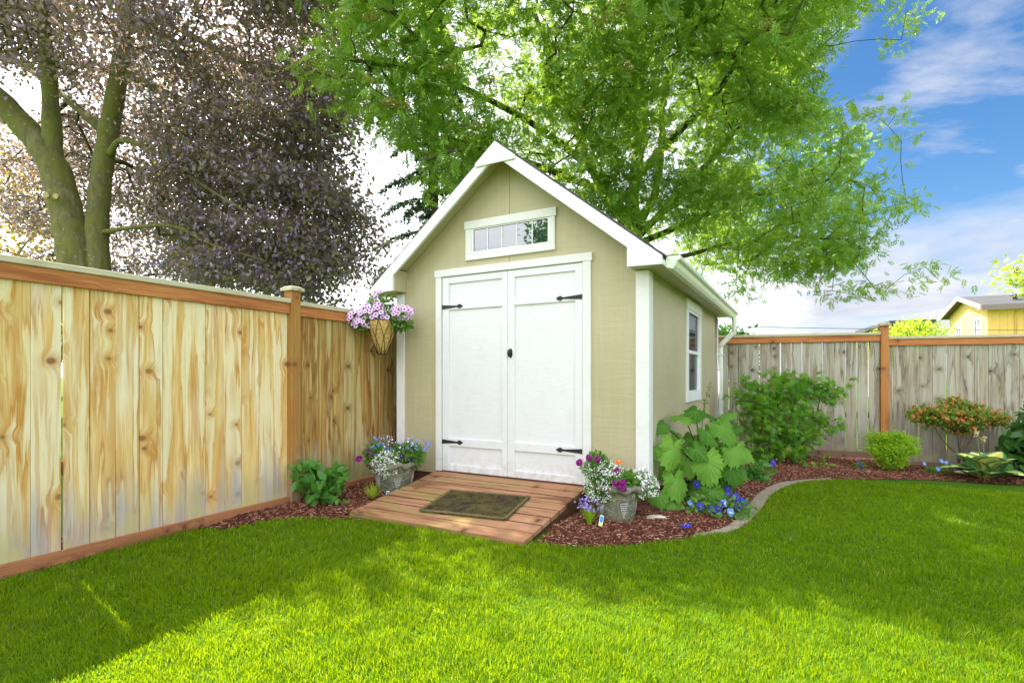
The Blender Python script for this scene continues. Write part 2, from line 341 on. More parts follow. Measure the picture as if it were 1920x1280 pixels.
class MB:
    def __init__(s): s.bm = bmesh.new()
    def box(s, x0, x1, y0, y1, z0, z1, mi=0, rot=None, piv=None):
        vs = [s.bm.verts.new((x, y, z)) for x in (x0, x1) for y in (y0, y1) for z in (z0, z1)]
        for q in ((0, 1, 3, 2), (4, 6, 7, 5), (0, 4, 5, 1), (2, 3, 7, 6), (0, 2, 6, 4), (1, 5, 7, 3)):
            s.bm.faces.new([vs[i] for i in q]).material_index = mi
        if rot is not None:
            p = Vector(piv) if piv is not None else Vector(((x0+x1)/2, (y0+y1)/2, (z0+z1)/2))
            bmesh.ops.rotate(s.bm, verts=vs, cent=p, matrix=rot)
        return vs
    def prism(s, pts, y0, y1, mi=0):      # polygon in xz extruded along y
        a = [s.bm.verts.new((x, y0, z)) for x, z in pts]; b = [s.bm.verts.new((x, y1, z)) for x, z in pts]
        n = len(pts); s.bm.faces.new(a).material_index = mi; s.bm.faces.new(b[::-1]).material_index = mi
        for i in range(n): s.bm.faces.new((a[i], b[i], b[(i+1) % n], a[(i+1) % n])).material_index = mi
    def tube(s, pts, r, n=8, mi=0, cap=True):
        P = [Vector(p) for p in pts]; R = r if hasattr(r, '__len__') else [r]*len(P); rings = []
        up = Vector((0.123, .2, 1)).normalized()
        for i, p in enumerate(P):
            d = (P[min(i+1, len(P)-1)]-P[max(i-1, 0)]).normalized()
            a = d.cross(up); a = a.normalized() if a.length > .05 else d.cross(Vector((1, 0, 0))).normalized(); b = d.cross(a)
            rings.append([s.bm.verts.new(p+R[i]*(math.cos(2*math.pi*k/n)*a+math.sin(2*math.pi*k/n)*b)) for k in range(n)])
        for i in range(len(P)-1):
            for k in range(n):
                f = s.bm.faces.new((rings[i][k], rings[i][(k+1) % n], rings[i+1][(k+1) % n], rings[i+1][k])); f.smooth = True; f.material_index = mi
        if cap: s.bm.faces.new(rings[0][::-1]).material_index = mi; s.bm.faces.new(rings[-1]).material_index = mi
    def lathe(s, prof, n=32, fn=None, mi=0, c=(0, 0)):
        rings = []
        for r, z in prof:
            ring = []
            for k in range(n):
                a = 2*math.pi*k/n; rr, zz = (r, z) if fn is None else fn(r, z, a)
                ring.append(s.bm.verts.new((c[0]+rr*math.cos(a), c[1]+rr*math.sin(a), zz)))
            rings.append(ring)
        for i in range(len(rings)-1):
            for k in range(n):
                f = s.bm.faces.new((rings[i][k], rings[i][(k+1) % n], rings[i+1][(k+1) % n], rings[i+1][k])); f.smooth = True; f.material_index = mi
    def ball(s, c, r, mi=0, sub=1, sc=(1, 1, 1)):
        g = bmesh.ops.create_icosphere(s.bm, subdivisions=sub, radius=r)
        for v in g['verts']: v.co = Vector((v.co.x*sc[0], v.co.y*sc[1], v.co.z*sc[2]))+Vector(c)
        for v in g['verts']:
            for f in v.link_faces: f.material_index = mi; f.smooth = True
    def build(s, name, mats, parent=None, bevel=0, seg=1):
        bmesh.ops.recalc_face_normals(s.bm, faces=s.bm.faces[:])
        me = bpy.data.meshes.new(name); s.bm.to_mesh(me); s.bm.free()
        for m in (mats if isinstance(mats, list) else [mats]): me.materials.append(m)
        o = link(bpy.data.objects.new(name, me), parent)
        if bevel:
            b = o.modifiers.new('bevel', 'BEVEL'); b.width = bevel; b.segments = seg; b.limit_method = 'ANGLE'
        return o
def copy_child(o, parent, loc, rot=None, scale=None):
    c = o.copy(); COL.objects.link(c); c.parent = parent; c.location = loc
    if rot is not None: c.rotation_euler = rot
    if scale is not None: c.scale = (scale,)*3 if isinstance(scale, float) else scale
    return c

def unit(v): return v/np.maximum(np.linalg.norm(v, axis=-1, keepdims=True), 1e-9)
def frames(d, n):
    y = unit(d); x = unit(np.cross(y, n)); z = np.cross(x, y); return np.stack([x, y, z], axis=-1)   # columns
def scatter(TV, TF, P, R, S):
    TV = np.asarray(TV, float); TF = np.asarray(TF); N = len(P); nv = len(TV)
    S = np.asarray(S, float); S = S[:, None]*np.ones(3) if S.ndim == 1 else S
    V = np.einsum('nij,nvj->nvi', R, TV[None]*S[:, None, :])+P[:, None, :]
    Fc = TF[None]+(np.arange(N)*nv)[:, None, None]
    return V.reshape(-1, 3), Fc.reshape(-1, TF.shape[1])
def rsph(n):
    return unit(rng.normal(size=(n, 3)))
LEAF = ([(0, 0, 0), (-.28, .33, .05), (-.22, .72, .02), (0, 1, -.1), (.22, .72, .02), (.28, .33, .05)], [(0, 3, 2, 1), (0, 5, 4, 3)])
NARROW = ([(0, 0, 0), (-.17, .4, .03), (-.12, .75, .0), (0, 1, -.06), (.12, .75, .0), (.17, .4, .03)], [(0, 3, 2, 1), (0, 5, 4, 3)])
def maple_template():
    ang = []; lob = [(-2.2, .5), (-1.25, .8), (-.55, .85), (0, 1.), (.55, .85), (1.25, .8), (2.2, .5)]
    pts = [(0, 0, 0)]
    out = [(math.pi*.93, .15)]
    seq = []
    for i, (a, r) in enumerate(lob):
        seq.append((a-.19, r*.60)); seq.append((a, r*1.12))
        seq.append((a+.19, r*.60))
        if i < len(lob)-1: seq.append(((a+lob[i+1][0])/2, .27))
    for a, r in seq: pts.append((r*.5*math.sin(a), .42*1+r*.55*math.cos(a), -.12*r*r))
    pts[0] = (0, .42, .04); n = len(pts)-1
    return pts, [(0, i, i+1) for i in range(1, n)]+[(0, n, 1)]
MAPLE = maple_template()

# ---- trees: attach tips to a skeleton
def grow(limbs, tips, step=.35, droop=0.0, up=.25, wob=.05):
    """limbs: list of polylines (np arrays). returns node pos, parent idx, tip node idx"""
    pos = []; par = []; off = 0
    for L in limbs:
        # resample
        pts = [L[0]]
        for a, b in zip(L[:-1], L[1:]):
            m = max(1, int(np.linalg.norm(b-a)/step))
            for k in range(1, m+1): pts.append(a+(b-a)*k/m)
        for i, p in enumerate(pts):
            par.append(off+i-1 if i else -1); pos.append(p)
        off += len(pts)
    pos = np.array(pos); par = list(par)
    cap = len(pos)+len(tips)*14; B = np.zeros((cap, 3)); B[:len(pos)] = pos; n = len(pos)
    d0 = np.min(np.linalg.norm(tips[:, None]-pos[None], axis=2), axis=1); order = np.argsort(d0)
    tipn = []
    for ti in order:
        t = tips[ti]; D = t-B[:n]; dist = np.linalg.norm(D, axis=1)
        j = int(np.argmin(dist+.35*np.maximum(0, -D[:, 2])*up*4)); L = dist[j]
        m = int(np.clip(L/step, 1, 12)); a = B[j].copy()
        mid = (a+t)/2+np.array([0, 0, L*.12])+rng.normal(size=3)*wob*L
        prev = j
        for k in range(1, m+1):
            u = k/m; q = (1-u)**2*a+2*u*(1-u)*mid+u*u*t
            if n >= cap: break
            B[n] = q; par.append(prev); prev = n; n += 1
        tipn.append(prev)
    return B[:n], np.array(par), np.array(tipn)
def branch_mesh(name, B, par, tipn, mat, parent, skip, r0=.004, ex=.45, rmax=.12, sides=5):
    n = len(B); cnt = np.zeros(n); cnt[tipn] += 1
    for i in range(n-1, -1, -1):
        if par[i] >= 0: cnt[par[i]] += cnt[i]
    rad = np.minimum(r0*np.maximum(cnt, 1)**ex, rmax)
    idx = np.array([i for i in range(skip, n) if par[i] >= 0]); A = B[par[idx]]; C = B[idx]; ra = rad[par[idx]]; rc = rad[idx]
    ra = np.minimum(ra, rc*1.35)
    d = unit(C-A); x = unit(np.cross(d, np.array([.3, .2, 1.]))); y = np.cross(d, x)
    k = np.arange(sides)*2*np.pi/sides
    ring = x[:, None]*np.cos(k)[None, :, None]+y[:, None]*np.sin(k)[None, :, None]
    V = np.concatenate([A[:, None]-d[:, None]*ra[:, None, None]*.3+ring*ra[:, None, None], C[:, None]+ring*rc[:, None, None]], axis=1)
    Tf = np.array([(i, (i+1) % sides, sides+(i+1) % sides, sides+i) for i in range(sides)])
    Fc = Tf[None]+(np.arange(len(idx))*2*sides)[:, None, None]
    return npobj(name, V.reshape(-1, 3), Fc.reshape(-1, 4), mat, parent, smooth=True)
def ell(c, r, n, shell=.0):
    v = rsph(n); u = rng.random(n)**(1/3.); u = np.maximum(u, shell*rng.random(n)); return np.array(c)+v*u[:, None]*np.array(r)
def clump(P, sc, thr, seed):
    r = np.random.default_rng(seed); z = np.zeros(len(P))
    for _ in range(10):
        k = unit(r.normal(size=3))*r.uniform(.7, 1.6)*sc; z += np.sin(P@k+r.random()*6.28)
    return P[z/3.2 > thr]
def smooth_line(P, n=5):
    P = [np.array(p, float) for p in P]; P = [2*P[0]-P[1]]+P+[2*P[-1]-P[-2]]; out = []
    for i in range(1, len(P)-2):
        for k in range(n):
            t = k/n; a, b, c, d = P[i-1:i+3]
            out.append(.5*((2*b)+(-a+c)*t+(2*a-5*b+4*c-d)*t*t+(-a+3*b-3*c+d)*t**3))
    out.append(P[-2]); return out
def limb(mb, P, r0, r1, n=14, seg=5, wob=.06):
    L = smooth_line(P, seg); m = len(L)
    mb.tube(L, [r0+(r1-r0)*(i/(m-1))+wob*r0*math.sin(i*1.7) for i in range(m)], n)
    return np.array(L)

# ================================================================== SETTING
def build_ground():
    xs = np.unique(np.concatenate([np.linspace(-400, -12, 12), np.linspace(-12, 14, 105), np.linspace(14, 400, 12)]))
    ys = np.unique(np.concatenate([np.linspace(-300, -4, 10), np.linspace(-4, 16, 81), np.linspace(16, 500, 14)]))
    X, Y = np.meshgrid(xs, ys); Z = th(X, Y)
    V = np.stack([X, Y, Z], -1).reshape(-1, 3); nx = len(xs); ny = len(ys)
    i, j = np.meshgrid(np.arange(nx-1), np.arange(ny-1)); a = (j*nx+i).ravel()
    o = npobj('ground', V, np.stack([a, a+1, a+nx+1, a+nx], -1), M['ground'], smooth=True); meta(o, kind='structure')
build_ground()
def gp(px, py, lift=0.0):         # ground point under a pixel
    Y = 5.0
    for _ in range(12):
        X = (px-CX)/F*Y; Y = (H-float(th(X, Y))-lift)*F/(py-HOR)
    return np.array([(px-CX)/F*Y, Y])
FD = np.array([math.sin(math.radians(28)), math.cos(math.radians(28))])
FO = np.array([-2.026, 4.858])
TH = math.radians(28.9); SU = np.array([math.cos(TH), -math.sin(TH)]); SV = np.array([math.sin(TH), math.cos(TH)]); SO = np.array([0, 5.09])
def sh(t, v): return SO+SU*t+SV*v
edgeA = [FO+FD*-4.6+np.array([.05, 0]), FO+FD*-2.2+np.array([.05, 0]), FO+FD*-1.4+np.array([.055, 0]), FO+FD*-.9+np.array([.07, 0]), gp(420, 995), gp(520, 976), gp(600, 974), gp(690, 978)]
edgeB = [gp(1000, 1021), gp(1100, 1027), gp(1200, 1022), gp(1310, 1008), gp(1385, 992), gp(1425, 958), gp(1446, 930), gp(1480, 911), gp(1530, 902), gp(1600, 899), gp(1750, 901), gp(1920, 909), np.array([9.5, 5.6]), np.array([12., 5.0])]
EA = np.array(smooth_line([np.append(p, 0) for p in edgeA], 6))[:, :2]; EB = np.array(smooth_line([np.append(p, 0) for p in edgeB], 8))[:, :2]
bed_poly = np.concatenate([EA, EB, [[12, 9], [3, 9.6], [0, 10.5], [-1, 8], [-4.9, 0.5]]])
def inpoly(P, poly):
    x, y = P[:, 0], P[:, 1]; c = np.zeros(len(P), bool); j = len(poly)-1
    for i in range(len(poly)):
        xi, yi = poly[i]; xj, yj = poly[j]
        with np.errstate(divide='ignore', invalid='ignore'):
            c ^= ((yi > y) != (yj > y)) & (x < (xj-xi)*(y-yi)/(yj-yi+1e-12)+xi)
        j = i
    return c
def seglen_dist(P, L):
    d = np.full(len(P), 1e9)
    for a, b in zip(L[:-1], L[1:]):
        ab = b-a; t = np.clip(((P-a)@ab)/(ab@ab+1e-12), 0, 1); d = np.minimum(d, np.linalg.norm(P-(a+t[:, None]*ab), axis=1))
    return d
def vn(P, f, seed):               # cheap value waviness
    r = np.random.default_rng(seed); z = np.zeros(len(P))
    for _ in range(7):
        k = r.normal(size=2)*f; z += np.sin(P@k+r.random()*6.28)
    return z/4
def bedz(P):
    de = np.minimum(seglen_dist(P, EA), seglen_dist(P, EB))
    l0 = (P-SO)@SU; l1 = (P-SO)@SV; under = (l0 > -.92) & (l0 < .8) & (l1 > -1.27)
    return np.where(under, -.06, 0)+th(P[:, 0], P[:, 1])+.006+.035*ss(de/.35)+.012*vn(P, 5, 3)*ss(de/.3)+.006*vn(P, 25, 4)*ss(de/.2)
def build_mulch():
    st = .05; xs = np.arange(-4.6, 11.5, st); ys = np.arange(0.6, 10, st); X, Y = np.meshgrid(xs, ys)
    P = np.stack([X.ravel(), Y.ravel()], -1); ins = inpoly(P, bed_poly); near = np.minimum(seglen_dist(P, EA), seglen_dist(P, EB)) < st*1.2
    # pull border vertices onto the edge is unneeded: curb and grass cover it
    nx = len(xs); i, j = np.meshgrid(np.arange(nx-1), np.arange(len(ys)-1)); a = (j*nx+i).ravel()
    Q = np.stack([a, a+1, a+nx+1, a+nx], -1); Q = Q[ins[Q].all(axis=1)]
    use = np.unique(Q); m = np.full(len(P), -1); m[use] = np.arange(len(use))
    V = np.concatenate([P[use], bedz(P[use])[:, None]], 1)
    meta(npobj('mulch_bed', V, m[Q], M['mulch'], smooth=True), kind='structure')
    # chips
    N = 150000; P = np.stack([rng.uniform(-3.3, 8.0, N), rng.uniform(3, 9, N)], -1)
    keep = inpoly(P, bed_poly); loc = np.stack([(P-SO)@SU, (P-SO)@SV], -1)
    keep &= ~((loc[:, 0] > -1.45) & (loc[:, 0] < 1.33) & (loc[:, 1] > .02)); keep &= ~((loc[:, 0] > -.86) & (loc[:, 0] < .74) & (loc[:, 1] > -1.2) & (loc[:, 1] < .1))
    keep &= (np.abs((P[:, 0]-0)/P[:, 1]) < 1.1); P = P[keep]
    near = rng.random(len(P)) < np.clip(6.0/P[:, 1]**1.0, 0, 1); P = P[near]; n = len(P)
    ya = rng.uniform(0, 6.28, n); d = np.stack([np.cos(ya), np.sin(ya), rng.normal(0, .25, n)], -1); nn = unit(np.stack([rng.normal(0, .45, n), rng.normal(0, .45, n), np.ones(n)], -1))
    T = [(-.5, -.5, 0), (.5, -.5, 0), (.4, .5, 0), (-.4, .5, 0), (-.4, -.4, -1), (.4, -.4, -1), (.3, .4, -1), (-.3, .4, -1)]
    TF = [(0, 1, 2, 3), (0, 4, 5, 1), (1, 5, 6, 2), (2, 6, 7, 3), (3, 7, 4, 0)]
    S = np.stack([rng.uniform(.004, .011, n), rng.uniform(.012, .038, n), rng.uniform(.002, .005, n)], -1)
    V, Fc = scatter(T, TF, np.concatenate([P, (bedz(P)+.006)[:, None]], 1), frames(d, nn), S)
    meta(npobj('mulch_chips', V, Fc, M['chip']), 'loose red brown bark chips covering the planting beds', 'mulch', kind='stuff')
build_mulch()
def build_curb():
    L = EB; mb = MB(); t = np.gradient(L, axis=0); t = t/np.linalg.norm(t, axis=1)[:, None]; nrm = np.stack([-t[:, 1], t[:, 0]], -1)  # towards bed (left of travel)
    prof = [(-.004, -.05), (.0, .016), (.012, .024), (.10, .026), (.118, .018), (.122, -.05)]
    rings = []; sp = np.linspace(0, 1, len(L)); wd = np.interp(np.arange(len(L))/8., [0, 2.5, 4, 5, 7, 8, 9, 20], [.2, .22, .7, 1., 1., .45, .3, .3])
    for i, (p, q) in enumerate(zip(L, nrm)):
        z = float(th(*p))-.010*(1-wd[i])-(.03 if wd[i] < .37 else 0)
        rings.append([mb.bm.verts.new((*(p+q*a*wd[i]), z+b+.002*math.sin(i*2.1))) for a, b in prof])
    for i in range(len(rings)-1):
        for k in range(len(prof)-1): mb.bm.faces.new((rings[i][k], rings[i+1][k], rings[i+1][k+1], rings[i][k+1])).smooth = False
    meta(mb.build('bed_kerb', M['concrete']), kind='structure')
build_curb()
def build_grass():
    dens = 21000; bands = np.linspace(1.35, 9.0, 40); PP = []
    for a, b in zip(bands[:-1], bands[1:]):
        m = (a+b)/2; dd = dens*(2.0/max(m, 2.0))**1.45; w = 1.06*m+.6; N = int(dd*(b-a)*2*w)
        PP.append(np.stack([rng.uniform(-w, w, N), rng.uniform(a, b, N)], -1))
    P = np.concatenate(PP); loc = np.stack([(P-SO)@SU, (P-SO)@SV], -1)
    jit = rng.normal(0, .012, size=P.shape)
    keep = ~inpoly(P+jit, bed_poly); fl = (P-FO)@np.array([FD[1], -FD[0]]); keep &= fl > .0
    keep &= ~((loc[:, 0] > -.9) & (loc[:, 0] < .8) & (loc[:, 1] > -1.24)); keep &= loc[:, 1] < 3
    P = P[keep]; n = len(P); Y = P[:, 1]
    h = rng.uniform(.016, .040, n)*(1+.25*vn(P, 3.5, 9)+.32*np.clip(vn(P, 42, 10), -1, 1)+.15*vn(P, 14, 11)); w = rng.uniform(.0016, .0028, n)*np.clip(Y/2.4, 1, 2.2)
    a = rng.uniform(0, 6.28, n); lean = rng.uniform(.1, .75, n)*h; la = a+rng.normal(1.57, .6, n)
    wind = np.stack([vn(P, 2.2, 21)+1.6*vn(P, 30, 23), vn(P, 2.2, 22)+1.6*vn(P, 30, 24)], -1)*.35
    L = np.stack([np.cos(la), np.sin(la)], -1)+wind; L = L*lean[:, None]
    cx, sx = np.cos(a)*w, np.sin(a)*w; z0 = th(P[:, 0], P[:, 1])-.002; V = np.zeros((n, 5, 3))
    V[:, 0] = np.stack([P[:, 0]-cx, P[:, 1]-sx, z0], -1); V[:, 1] = np.stack([P[:, 0]+cx, P[:, 1]+sx, z0], -1)
    mx = P+L*.35
    V[:, 2] = np.stack([mx[:, 0]-cx*.8, mx[:, 1]-sx*.8, z0+h*.6], -1); V[:, 3] = np.stack([mx[:, 0]+cx*.8, mx[:, 1]+sx*.8, z0+h*.6], -1)
    V[:, 4] = np.stack([P[:, 0]+L[:, 0], P[:, 1]+L[:, 1], z0+h], -1)
    T = np.array([(0, 1, 3), (0, 3, 2), (2, 3, 4)]); Fc = (T[None]+(np.arange(n)*5)[:, None, None]).reshape(-1, 3)
    print('grass blades', n)
    meta(npobj('lawn_grass', V.reshape(-1, 3), Fc, M['grass'], smooth=True), 'short mown green grass of the back lawn', 'grass', kind='stuff')
build_grass()

# ================================================================== SHED
shed = thing('garden_shed', 'tan garden shed with white double doors, steep gable roof and white trim', 'shed', (0, 5.09, 0), -TH)
L0, R0, D0 = -1.4153, 1.3089, 4.05; MID = (L0+R0)/2; ZB, ZE, RS = .17, 2.085, .798   # rise per metre
def roofz(t, base=3.373): return base-abs(t-MID)*RS
def build_shed():
    apex = 3.373-.058
    def wz(t): return apex-abs(t-MID)*RS
    mb = MB(); th_ = .05; OL, OR, OT = -.8257, .7335, 2.207      # door opening left in the wall
    mb.prism([(L0, ZB), (L0, wz(L0)), (OL, wz(OL)), (OL, ZB)], 0, th_); mb.prism([(OR, ZB), (OR, wz(OR)), (R0, wz(R0)), (R0, ZB)], 0, th_)
    mb.prism([(OL, OT), (OL, wz(OL)), (MID, apex), (OR, wz(OR)), (OR, OT)], 0, th_)
    mb.box(L0, L0+th_, th_+.001, D0-th_, ZB, 2.16); mb.box(R0-th_, R0, th_+.001, 1.73, ZB, 2.16); mb.box(R0-th_, R0, 2.50, D0-th_, ZB, 2.16)
    mb.box(R0-th_, R0, 1.73, 2.50, ZB, .97); mb.box(R0-th_, R0, 1.73, 2.50, 1.96, 2.16)
    mb.prism([(L0, ZB), (L0, wz(L0)), (MID, apex), (R0, wz(R0)), (R0, ZB)], D0-th_+.001, D0)
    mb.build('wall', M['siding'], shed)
    mb = MB(); mb.box(MID-.002+.025, MID+.002+.025, -.0025, .0, 2.28, 3.2)
    mb.build('wall_seam', plain('seam_shadow_gap', (.27, .23, .14), .8), shed)
    # base
    mb = MB(); mb.box(L0+.01, R0-.01, .012, D0-.02, -.1, ZB-.002); mb.build('base_frame', M['base'], shed)
    # corner boards
    for x0, x1, y0, y1 in ((R0-.096, R0+.018, -.018, .0), (L0-.018, L0+.085, -.018, .0)):
        mb = MB(); mb.box(x0, x1, y0, y1, ZB-.01, 2.075)
        if x0 > 0: mb.box(R0+.0005, R0+.018, .0, .115, ZB-.01, 2.075)
        else: mb.box(L0-.018, L0-.0005, .0, .09, ZB-.01, 2.075)
        mb.build('corner_board', M['white'], shed, .002)
    mb = MB(); mb.box(R0+.0005, R0+.018, D0-.09, D0+.018, ZB-.01, 2.075); mb.build('corner_board', M['white'], shed, .002)
    # roof: slabs with shingles
    F0, B0 = -.205, D0+.17; tipL, tipR = MID-1.575, MID+1.535
    roof = None
    mb = MB()
    def zt(t): return 3.373-abs(t-MID)*RS
    for s, tip in ((-1, tipL), (1, tipR)):
        pts = [(MID, 3.373), (tip, zt(tip)), (tip, zt(tip)-.03), (MID, 3.373-.038)]
        mb.prism(pts, F0+.012, B0)
    roof = mb.build('roof', M['shingle'], shed)
    # shingle courses
    mb = MB(); n = 13
    for s, tip in ((-1, tipL), (1, tipR)):
        for i in range(n):
            a = i/n; b = (i+1)/n+.02; ta = MID+(tip-MID)*a; tb = MID+(tip-MID)*min(b, 1.01)
            y = F0-.012; k = 0
            while y < B0+.01:
                w = .16+.05*random.random(); j = .004*random.random()
                v = []
                mbz = .004+i*.0
                x0, z0, x1, z1 = ta, zt(ta)+.006, tb, zt(tb)+.018+j
                y1 = min(y+w-.006, B0+.012)
                P = [(x0, y, z0), (x1, y, z1), (x1, y1, z1), (x0, y1, z0), (x0, y, z0-.010), (x1, y, z1-.016), (x1, y1, z1-.016), (x0, y1, z0-.010)]
                vs = [mb.bm.verts.new(p) for p in P]
                for q in ((0, 1, 2, 3), (4, 7, 6, 5), (0, 4, 5, 1), (1, 5, 6, 2), (2, 6, 7, 3), (3, 7, 4, 0)): mb.bm.faces.new([vs[c] for c in q])
                y += w
    mb.build('shingles', M['shingle'], roof)
    # barge boards with pork-chop ends
    F1 = F0-.022
    for s, tip in ((-1, tipL), (1, tipR)):
        it = MID+s*(1.252); bz = 2.075; T = lambda t: 3.373-.008-abs(t-MID)*RS
        lo = lambda t: T(t)-.132
        pts = [(MID+s*.0, T(MID)), (MID+s*.0, T(MID)-.132), (it, lo(it)), (it, bz), (tip, bz-.006), (tip, T(tip))]
        mb = MB(); mb.prism(pts, F1, F0+.008); mb.build('barge_board', M['white'], shed, .002)
    mb = MB(); g = .215; T = lambda t: 3.373-.008-abs(t-MID)*RS
    mb.prism([(MID, T(MID)+.004), (MID+g, T(MID+g)+.004), (MID+g-.0, T(MID+g)-.03), (MID-g, T(MID-g)-.03), (MID-g, T(MID-g)+.004)], F1-.016, F1-.0015)
    mb.build('gable_peak_board', M['white'], shed, .002)
    # front soffit lining and boxed returns
    mb = MB()
    for s, tip in ((-1, tipL), (1, tipR)):
        it = MID+s*1.252; U = lambda t: 3.373-.046-abs(t-MID)*RS
        a = [(MID, U(MID)), (it, U(it)), (it, U(it)-.01), (MID, U(MID)-.012)]
        mb.prism(a, F0+.012, -.001)
        mb.prism([(it, 2.083), (it, U(it)-.02), (tip-s*.012, U(tip-s*.012)-.01), (tip-s*.012, 2.081)], F0+.012, -.002)   # return box
        w = L0 if s < 0 else R0
        x0, x1 = sorted((w+s*.001, tip-s*.012)); mb.box(x0, x1, .0, B0-.01, 2.081, 2.092)
    mb.build('soffit', M['siding'], shed)
    for s, tip in ((-1, tipL), (1, tipR)):
        x0, x1 = sorted((tip-s*.0118, tip+s*.004)); mb = MB(); mb.box(x0, x1, F0+.0085, B0-.005, 2.072, 3.373-.035-abs(tip-MID)*RS)
        mb.build('fascia', M['white'], shed)
    # gutter (K profile)
    gx = tipR+.006; pts = [(gx, 2.06), (gx+.055, 2.045), (gx+.075, 2.07), (gx+.088, 2.105), (gx+.115, 2.118), (gx+.115, 2.15), (gx+.108, 2.15), (gx+.106, 2.122), (gx+.08, 2.11), (gx+.068, 2.076), (gx+.05, 2.053), (gx+.006, 2.066), (gx+.006, 2.15), (gx, 2.15)]
    mb = MB(); mb.prism(pts, -.115, B0+.02)
    endp = [p for p in pts[:6]]+[(gx, 2.15)]
    mb.prism(endp, -.119, -.1155); mb.prism(endp, B0+.0205, B0+.024)
    mb.prism([(gx, 2.145), (gx+.108, 2.145), (gx+.108, 2.148), (gx, 2.148)], 1.0, 1.02)
    gut = mb.build('gutter', M['metal_white'], shed, .0015)
    mb = MB(); y = B0-.05
    P = [(gx+.06, y, 2.06), (gx+.06, y, 1.98), (gx+.058, y, 1.90), (gx+.045, y, 1.84), (R0+.085, y-.04, 1.68), (R0+.055, y-.05, 1.60), (R0+.052, y-.05, 1.2), (R0+.052, y-.05, .25), (R0+.07, y-.06, .12), (R0+.22, y-.12, .03)]
    P = smooth_line(P, 3); mb.tube(P, .038, 10)
    for z in (1.5, .6): mb.box(R0+.0, R0+.096, y-.095, y-.005, z, z+.02)
    mb.build('downspout', M['metal_white'], shed)
    mb = MB(); mb.tube([(R0+.03, D0-.1, 2.04), (R0+.03, D0-.1, .3)], .012, 6); mb.ball((R0+.04, D0-.1, 1.28), .022); mb.build('cable_conduit', M['vinyl'], shed)
    # door surround
    fr = MB(); y0, y1 = -.024, -.0005
    fr.box(-.9, -.8257, y0, y1, ZB+.03, 2.206); fr.box(.7335, .8103, y0, y1, ZB+.03, 2.206); fr.box(-.913, .823, y0-.004, y1, 2.2065, 2.28)
    fr.build('door_frame', M['white'], shed, .002)
    mb = MB(); mb.box(-.8255, .733, .07, .09, .15, 2.2); mb.build('interior_backing', M['dark_sheet'], shed)
    # threshold
    mb = MB(); mb.box(-.9, .81, -.01, .06, .172, .203); mb.build('threshold', M['base'], shed, .002)
    # doors
    rails = [(.207, .271), (.464, .542), (1.862, 1.927), (2.134, 2.2005)]
    for side, x0, x1, sl, sr in ((-1, -.821, -.0435, .081, .063), (1, -.0395, .729, .073, .071)):
        e = bpy.data.objects.new('door', None); link(e, shed)
        mb = MB(); mb.box(x0, x1, .006, .03, .207, 2.2005); mb.build('door_panel', M['door_white'], e)
        mb = MB(); mb.box(x0, x0+sl, -.012, .0055, .207, 2.2005); mb.box(x1-sr, x1, -.012, .0055, .207, 2.2005)
        for a, b in rails: mb.box(x0+sl+.0005, x1-sr-.0005, -.0115, .0055, a, b)
        mb.build('door_trim', M['door_white'], e, .0015)
        for zc in (1.893, .505):
            hb = MB(); ox = x0 if side < 0 else x1; dx = -side; Ln = .185
            pts = [(ox+dx*.002, zc-.022), (ox+dx*Ln, zc-.008), (ox+dx*(Ln+.012), zc-.012), (ox+dx*(Ln+.03), zc-.024), (ox+dx*(Ln+.052), zc-.016), (ox+dx*(Ln+.075), zc),
                   (ox+dx*(Ln+.052), zc+.016), (ox+dx*(Ln+.03), zc+.024), (ox+dx*(Ln+.012), zc+.012), (ox+dx*Ln, zc+.008), (ox+dx*.002, zc+.022)]
            hb.prism(pts, -.0175, -.0125)
            for q in (.04, .11, .2): hb.ball((ox+dx*q, -.0185, zc), .0045)
            hb.build('hinge', M['iron'], e)
        if side > 0:
            hb = MB(); hx = -.008
            hb.lathe([(0, 0), (.001, 0)], 4)
            vs = []
            hb.tube([(hx, -.0125, 1.402), (hx, -.0165, 1.402)], .034, 18)
            for v in hb.bm.verts:
                v.co.z = 1.402+(v.co.z-1.402)*1.35; v.co.x = hx+(v.co.x-hx)*.62
            hb.tube([(hx, -.0150, 1.402), (hx, -.05, 1.402)], .007, 8)
            hb.ball((hx, -.055, 1.402), .02, 0, 2, (.8, .45, 1.35)); hb.build('handle', M['iron'], e)
            hb = MB(); hb.box(-.038, -.022, -.02, -.0125, 1.37, 1.435); hb.build('latch_plate', M['iron'], e)
    # stop bead chain like strip at door edges
    sm_ = plain('grey_seal', (.12, .12, .12), .7, .4, 120)
    for x in (-.823, .7312): mb = MB(); mb.box(x-.0015, x+.0015, -.014, .004, .21, 2.2); mb.build('door_seal', sm_, shed)
    # transom
    w = bpy.data.objects.new('window', None); link(w, shed)
    mb = MB(); a, b, z0, z1 = -.434, .387, 2.427, 2.645
    mb.box(-.5275, -.457, -.022, -.0005, 2.412, 2.656); mb.box(.4605-.05, .4605, -.022, -.0005, 2.412, 2.656)
    mb.box(-.5275, .4605, -.022, -.0005, 2.345, 2.4115); mb.box(-.541, .474, -.027, -.0005, 2.6565, 2.737)
    mb.build('window_trim', M['white'], w, .002)
    mb = MB(); mb.box(-.4565, a, -.016, -.002, 2.412, 2.656); mb.box(b, .41, -.016, -.002, 2.412, 2.656); mb.box(a, b, -.016, -.002, 2.412, z0); mb.box(a, b, -.016, -.002, z1, 2.656)
    for i in range(1, 5):
        x = a+(b-a)*i/5; mb.box(x-.0055, x+.0055, -.010, -.0045, z0, z1)
    mb.build('window_frame', M['vinyl'], w, .001)
    mb = MB(); mb.box(a, b, -.004, -.001, z0, z1); mb.build('pane', M['glass'], w)
